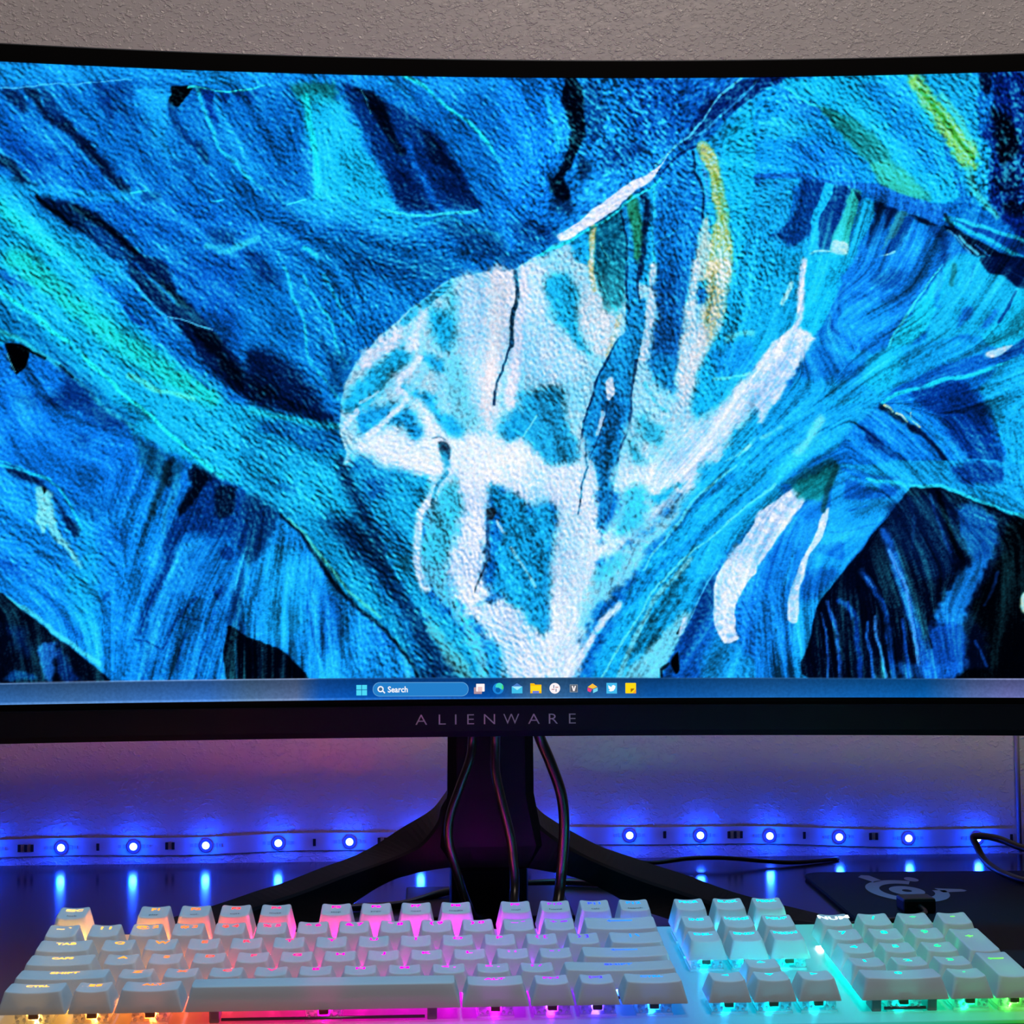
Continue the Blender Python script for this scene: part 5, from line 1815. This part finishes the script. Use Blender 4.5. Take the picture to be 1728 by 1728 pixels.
for u, w, t, n in ((0, 1.5, 'CTRL', 'control_keycap'), (1.5, 1, '##', 'system_keycap'), (2.5, 1.5, 'ALT', 'alt_keycap'), (4, 6, None, 'space_bar'), (10, 1.5, 'ALT', 'alt_keycap'),
                   (11.5, 1, 'FN', 'system_keycap'), (12.5, 1, '[=]', 'system_keycap'), (13.5, 1.5, 'CTRL', 'control_keycap')):
    keys.append((5, u, w, U, t, None, n))
for r, row in ((1, ['INS', 'HOME', 'PGUP']), (2, ['DEL', 'END', 'PGDN'])):
    for i, t in enumerate(row):
        keys.append((r, 15 + G + i, 1, U, t, None, 'navigation_keycap'))
keys.append((4, 16 + G, 1, U, '^', None, 'arrow_keycap'))
for i, t in enumerate(['<', 'v', '>']):
    keys.append((5, 15 + G + i, 1, U, t, None, 'arrow_keycap'))
NP = 18 + 2 * G
for r, row in ((1, ['NUM', '/', '*', '-']), (2, '789'), (3, '456'), (4, '123')):
    for i, t in enumerate(row):
        keys.append((r, NP + i, 1, U, t, None, 'number_pad_keycap'))
keys.append((3, NP + 3, 1, 2 * U, '+', None, 'number_pad_keycap'))
keys.append((5, NP, 2, U, '0', None, 'number_pad_keycap'))
keys.append((5, NP + 2, 1, U, '.', None, 'number_pad_keycap'))
keys.append((5, NP + 3, 1, 2 * U, '<--', None, 'enter_keycap'))

leg_cache = {}
SW_PARTS = None


def switch_meshes():
    mb = MB()
    mb.box((0, 0, -0.0050), (0.0156, 0.0156, 0.0012), 0.0003)
    for s in (-1, 1):
        mb.box((s * 0.0050, -0.0004, -0.0022), (0.0046, 0.0136, 0.0046), 0.0006)
        mb.box((s * 0.0055, -0.0072, -0.0008), (0.0030, 0.0010, 0.0016), 0.0003)
        for dx, zz in ((0.0032, -0.0028), (0.0058, -0.0034), (0.0064, -0.0018)):
            vs, fs = [], []
            bm = bmesh.new()
            bmesh.ops.create_uvsphere(bm, u_segments=8, v_segments=6, radius=0.0008, matrix=Matrix.Translation((s * dx, -0.0073, zz)))
            bm.verts.index_update()
            mb.add([v.co.copy() for v in bm.verts], [[v.index for v in f.verts] for f in bm.faces], True)
            bm.free()
    mb.box((0, 0.0015, -0.0024), (0.0052, 0.0100, 0.0040), 0.0004)
    a = bpy.data.meshes.new('switch')
    a.from_pydata([tuple(v) for v in mb.v], [], mb.f)
    a.materials.append(M['clear'])
    a.polygons.foreach_set('use_smooth', mb.s)
    a.update()
    fix_normals(a)
    mb = MB()
    mb.box((0, -0.0050, -0.0012), (0.0040, 0.0030, 0.0036), 0.0004)
    b = bpy.data.meshes.new('switch_stem')
    b.from_pydata([tuple(v) for v in mb.v], [], mb.f)
    b.materials.append(M['stem'])
    b.update()
    fix_normals(b)
    mb = MB()
    mb.box((0, 0.0, 0.0), (0.0030, 0.0030, 0.0010), 0.0002)
    c = bpy.data.meshes.new('key_led')
    c.from_pydata([tuple(v) for v in mb.v], [], mb.f)
    c.materials.append(M['keyled'])
    c.update()
    fix_normals(c)
    return a, b, c


SW, STEM, KLED = switch_meshes()
hidden_leds = MB()


def legend_mesh(body, w, row, d, bar, kind, dark=False):
    key = (body, w, row, d, dark)
    if key in leg_cache:
        return leg_cache[key]
    top, (tx0, tx1, ty0, ty1) = make_top(w, d, row, bar)
    cx = (tx0 + tx1) / 2
    word = len(body) > 2 and ' ' not in body
    sz = 3.6 if word else 4.3
    cy = ty1 - 3.4
    sx = 1.35
    if kind == 'function_keycap':
        sz, cy = 3.6, ty1 - 3.3
    if dark:
        sz, cy, sx = 2.3, ty0 + 3.3, 1.2
    if len(body) == 4 and not dark:
        sx = 1.12
    if kind == 'number_pad_keycap':
        sz = 5.0
        cy = ty1 - (4.2 if d < 30 else 10)
    if body in ('<---', '<--'):
        # a long arrow
        L = 8.0 if body == '<---' else 7.0
        if d > 30:
            cy = ty1 - 8
        P = [(-L, 0), (-L + 2.2, 1.5), (-L + 2.2, .5), (L, .5), (L, -.5), (-L + 2.2, -.5), (-L + 2.2, -1.5)]
        vs = [(x * (0.5 if d > 30 else 0.75), y, 0) for x, y in P]
        me = mesh_from('legend', [(x * MM, y * MM, 0) for x, y, z in vs], [(0, 1, 2, 3, 4, 5, 6)], M['legend'])
    elif body in ('^', 'v', '<', '>') and kind == 'arrow_keycap':
        P = {'^': [(-2, -1.3), (2, -1.3), (0, 1.5)], 'v': [(-2, 1.3), (0, -1.5), (2, 1.3)], '<': [(-1.8, 0), (1.4, -1.5), (1.4, 1.5)], '>': [(1.8, 0), (-1.4, 1.5), (-1.4, -1.5)]}[body]
        me = mesh_from('legend', [(x * MM, y * MM, 0) for x, y in P], [(0, 1, 2)], M['legend'])
    elif body == '##':
        vs, fs = [], []
        for x in (-2.6, 0.3):
            for y in (-1.6, 0.15):
                o = len(vs)
                vs += [(x * MM, y * MM, 0), ((x + 2.3) * MM, y * MM, 0), ((x + 2.3) * MM, (y + 1.4) * MM, 0), (x * MM, (y + 1.4) * MM, 0)]
                fs.append((o, o + 1, o + 2, o + 3))
        me = mesh_from('legend', vs, fs, M['legend'])
    else:
        me = text_mesh('legend', body, sz * MM, M['ink' if dark else ('legend_white' if body == 'NUM' else 'legend')], offset=(0.00001 if dark else 0.00015), sx=sx, spacing=1.0, res=2)

    def put(a):
        a[:, 0] += cx * MM
        a[:, 1] += cy * MM
        a[:, 2] = [(top(x / MM, y / MM) + 0.10) * MM for x, y in a[:, :2]]
        return a
    leg_cache[key] = remap(me, put)
    return me


for row, u, w, d, leg, prt, kind in keys:
    bar = kind == 'space_bar'
    cap = link(kind, keycap_mesh(w, d, row, bar), kb)
    cap.location = K(u * U, ROWY[row] * U if d < 30 else ROWY[row] * U, 0)
    if kind == 'number_pad_keycap' and d > 30:
        cap.location = K(u * U, 2 * U, 0)
    if leg:
        o = link('legend', legend_mesh(leg, w, row, d, bar, kind), cap)
    if prt:
        o = link('print', legend_mesh(prt, w, row, d, bar, kind, True), cap)
        o['label'] = 'small grey printed symbol'
    x0 = cap.location.x / MM
    y0 = cap.location.y / MM
    cx, cy = x0 + w * U / 2, y0 + d / 2
    # the switches one can see: front row, arrows, navigation block
    seen = row == 5 or kind == 'navigation_keycap' or kind == 'arrow_keycap' or (kind == 'function_keycap' and u > 15)
    if seen:
        s = link('switch', SW, kb)
        s.location = K(cx, cy if d < 30 else y0 + U / 2, 0)
        e = link('switch_stem', STEM, s)
        e = link('key_led', KLED, kb)
        e.location = K(cx, (cy if d < 30 else y0 + U / 2) + 4.2, -3.6)
    else:
        hidden_leds.box(K(cx, cy + 8.2, -4.9), (0.0030, 0.0030, 0.0010))
    if w >= 2 or d > 30:
        offs = ((-45.0, 45.0) if bar else (-11.9, 11.9)) if w >= 2 else ()
        for dx in offs:
            mb = MB()
            mb.box(K(cx + dx, cy - 2.0, -2.9), (0.0042, 0.0105, 0.0058), 0.0008)
            mb.build('stabilizer', M['stab'], kb)
        if offs:
            mb = MB()
            mb.tube([K(cx + offs[0] + 3, cy - 7.6, -3.9), K(cx + offs[1] - 3, cy - 7.6, -3.9)], 0.0007, 8)
            mb.build('stabilizer_wire', M['wire'], kb)
o = hidden_leds.build('key_leds', M['keyled_low'], kb, normals=True)
o['kind'] = 'stuff'
for dx in (0,):
    mb = MB()
    mb.box(K(361.8, 89.0, -5.2), (0.0028, 0.0050, 0.0010), 0.0003)
    o = mb.build('indicator_led', M['white_led'], kb)
    o['label'] = 'white lock indicator light'

# small dark receiver block standing on the mat behind the number pad
plug = empty('cable_plug', W(252, 98, DESK + 3))
tag(plug, 'small dark plug lying on the mouse mat, covering the lower part of the grey emblem', 'plug')
mb = MB()
mb.box(W(252.4, 98.0, -127.6), (0.0195, 0.018, 0.0090), 0.0020)
child_world(mb.build('plug_body', pbr('dark_green_plug', (0.006, 0.010, 0.008), 0.45, 0.3)), plug)
mb = MB()
mb.tube([W(*p) for p in spline([(252.4, 90, -128), (250, 74, -129.6), (228, 58, -129.9), (212, 56, -130.4), (196, 52, -132)], 8)], 0.0018, 10)
child_world(mb.build('plug_cord', M['cable']), plug)
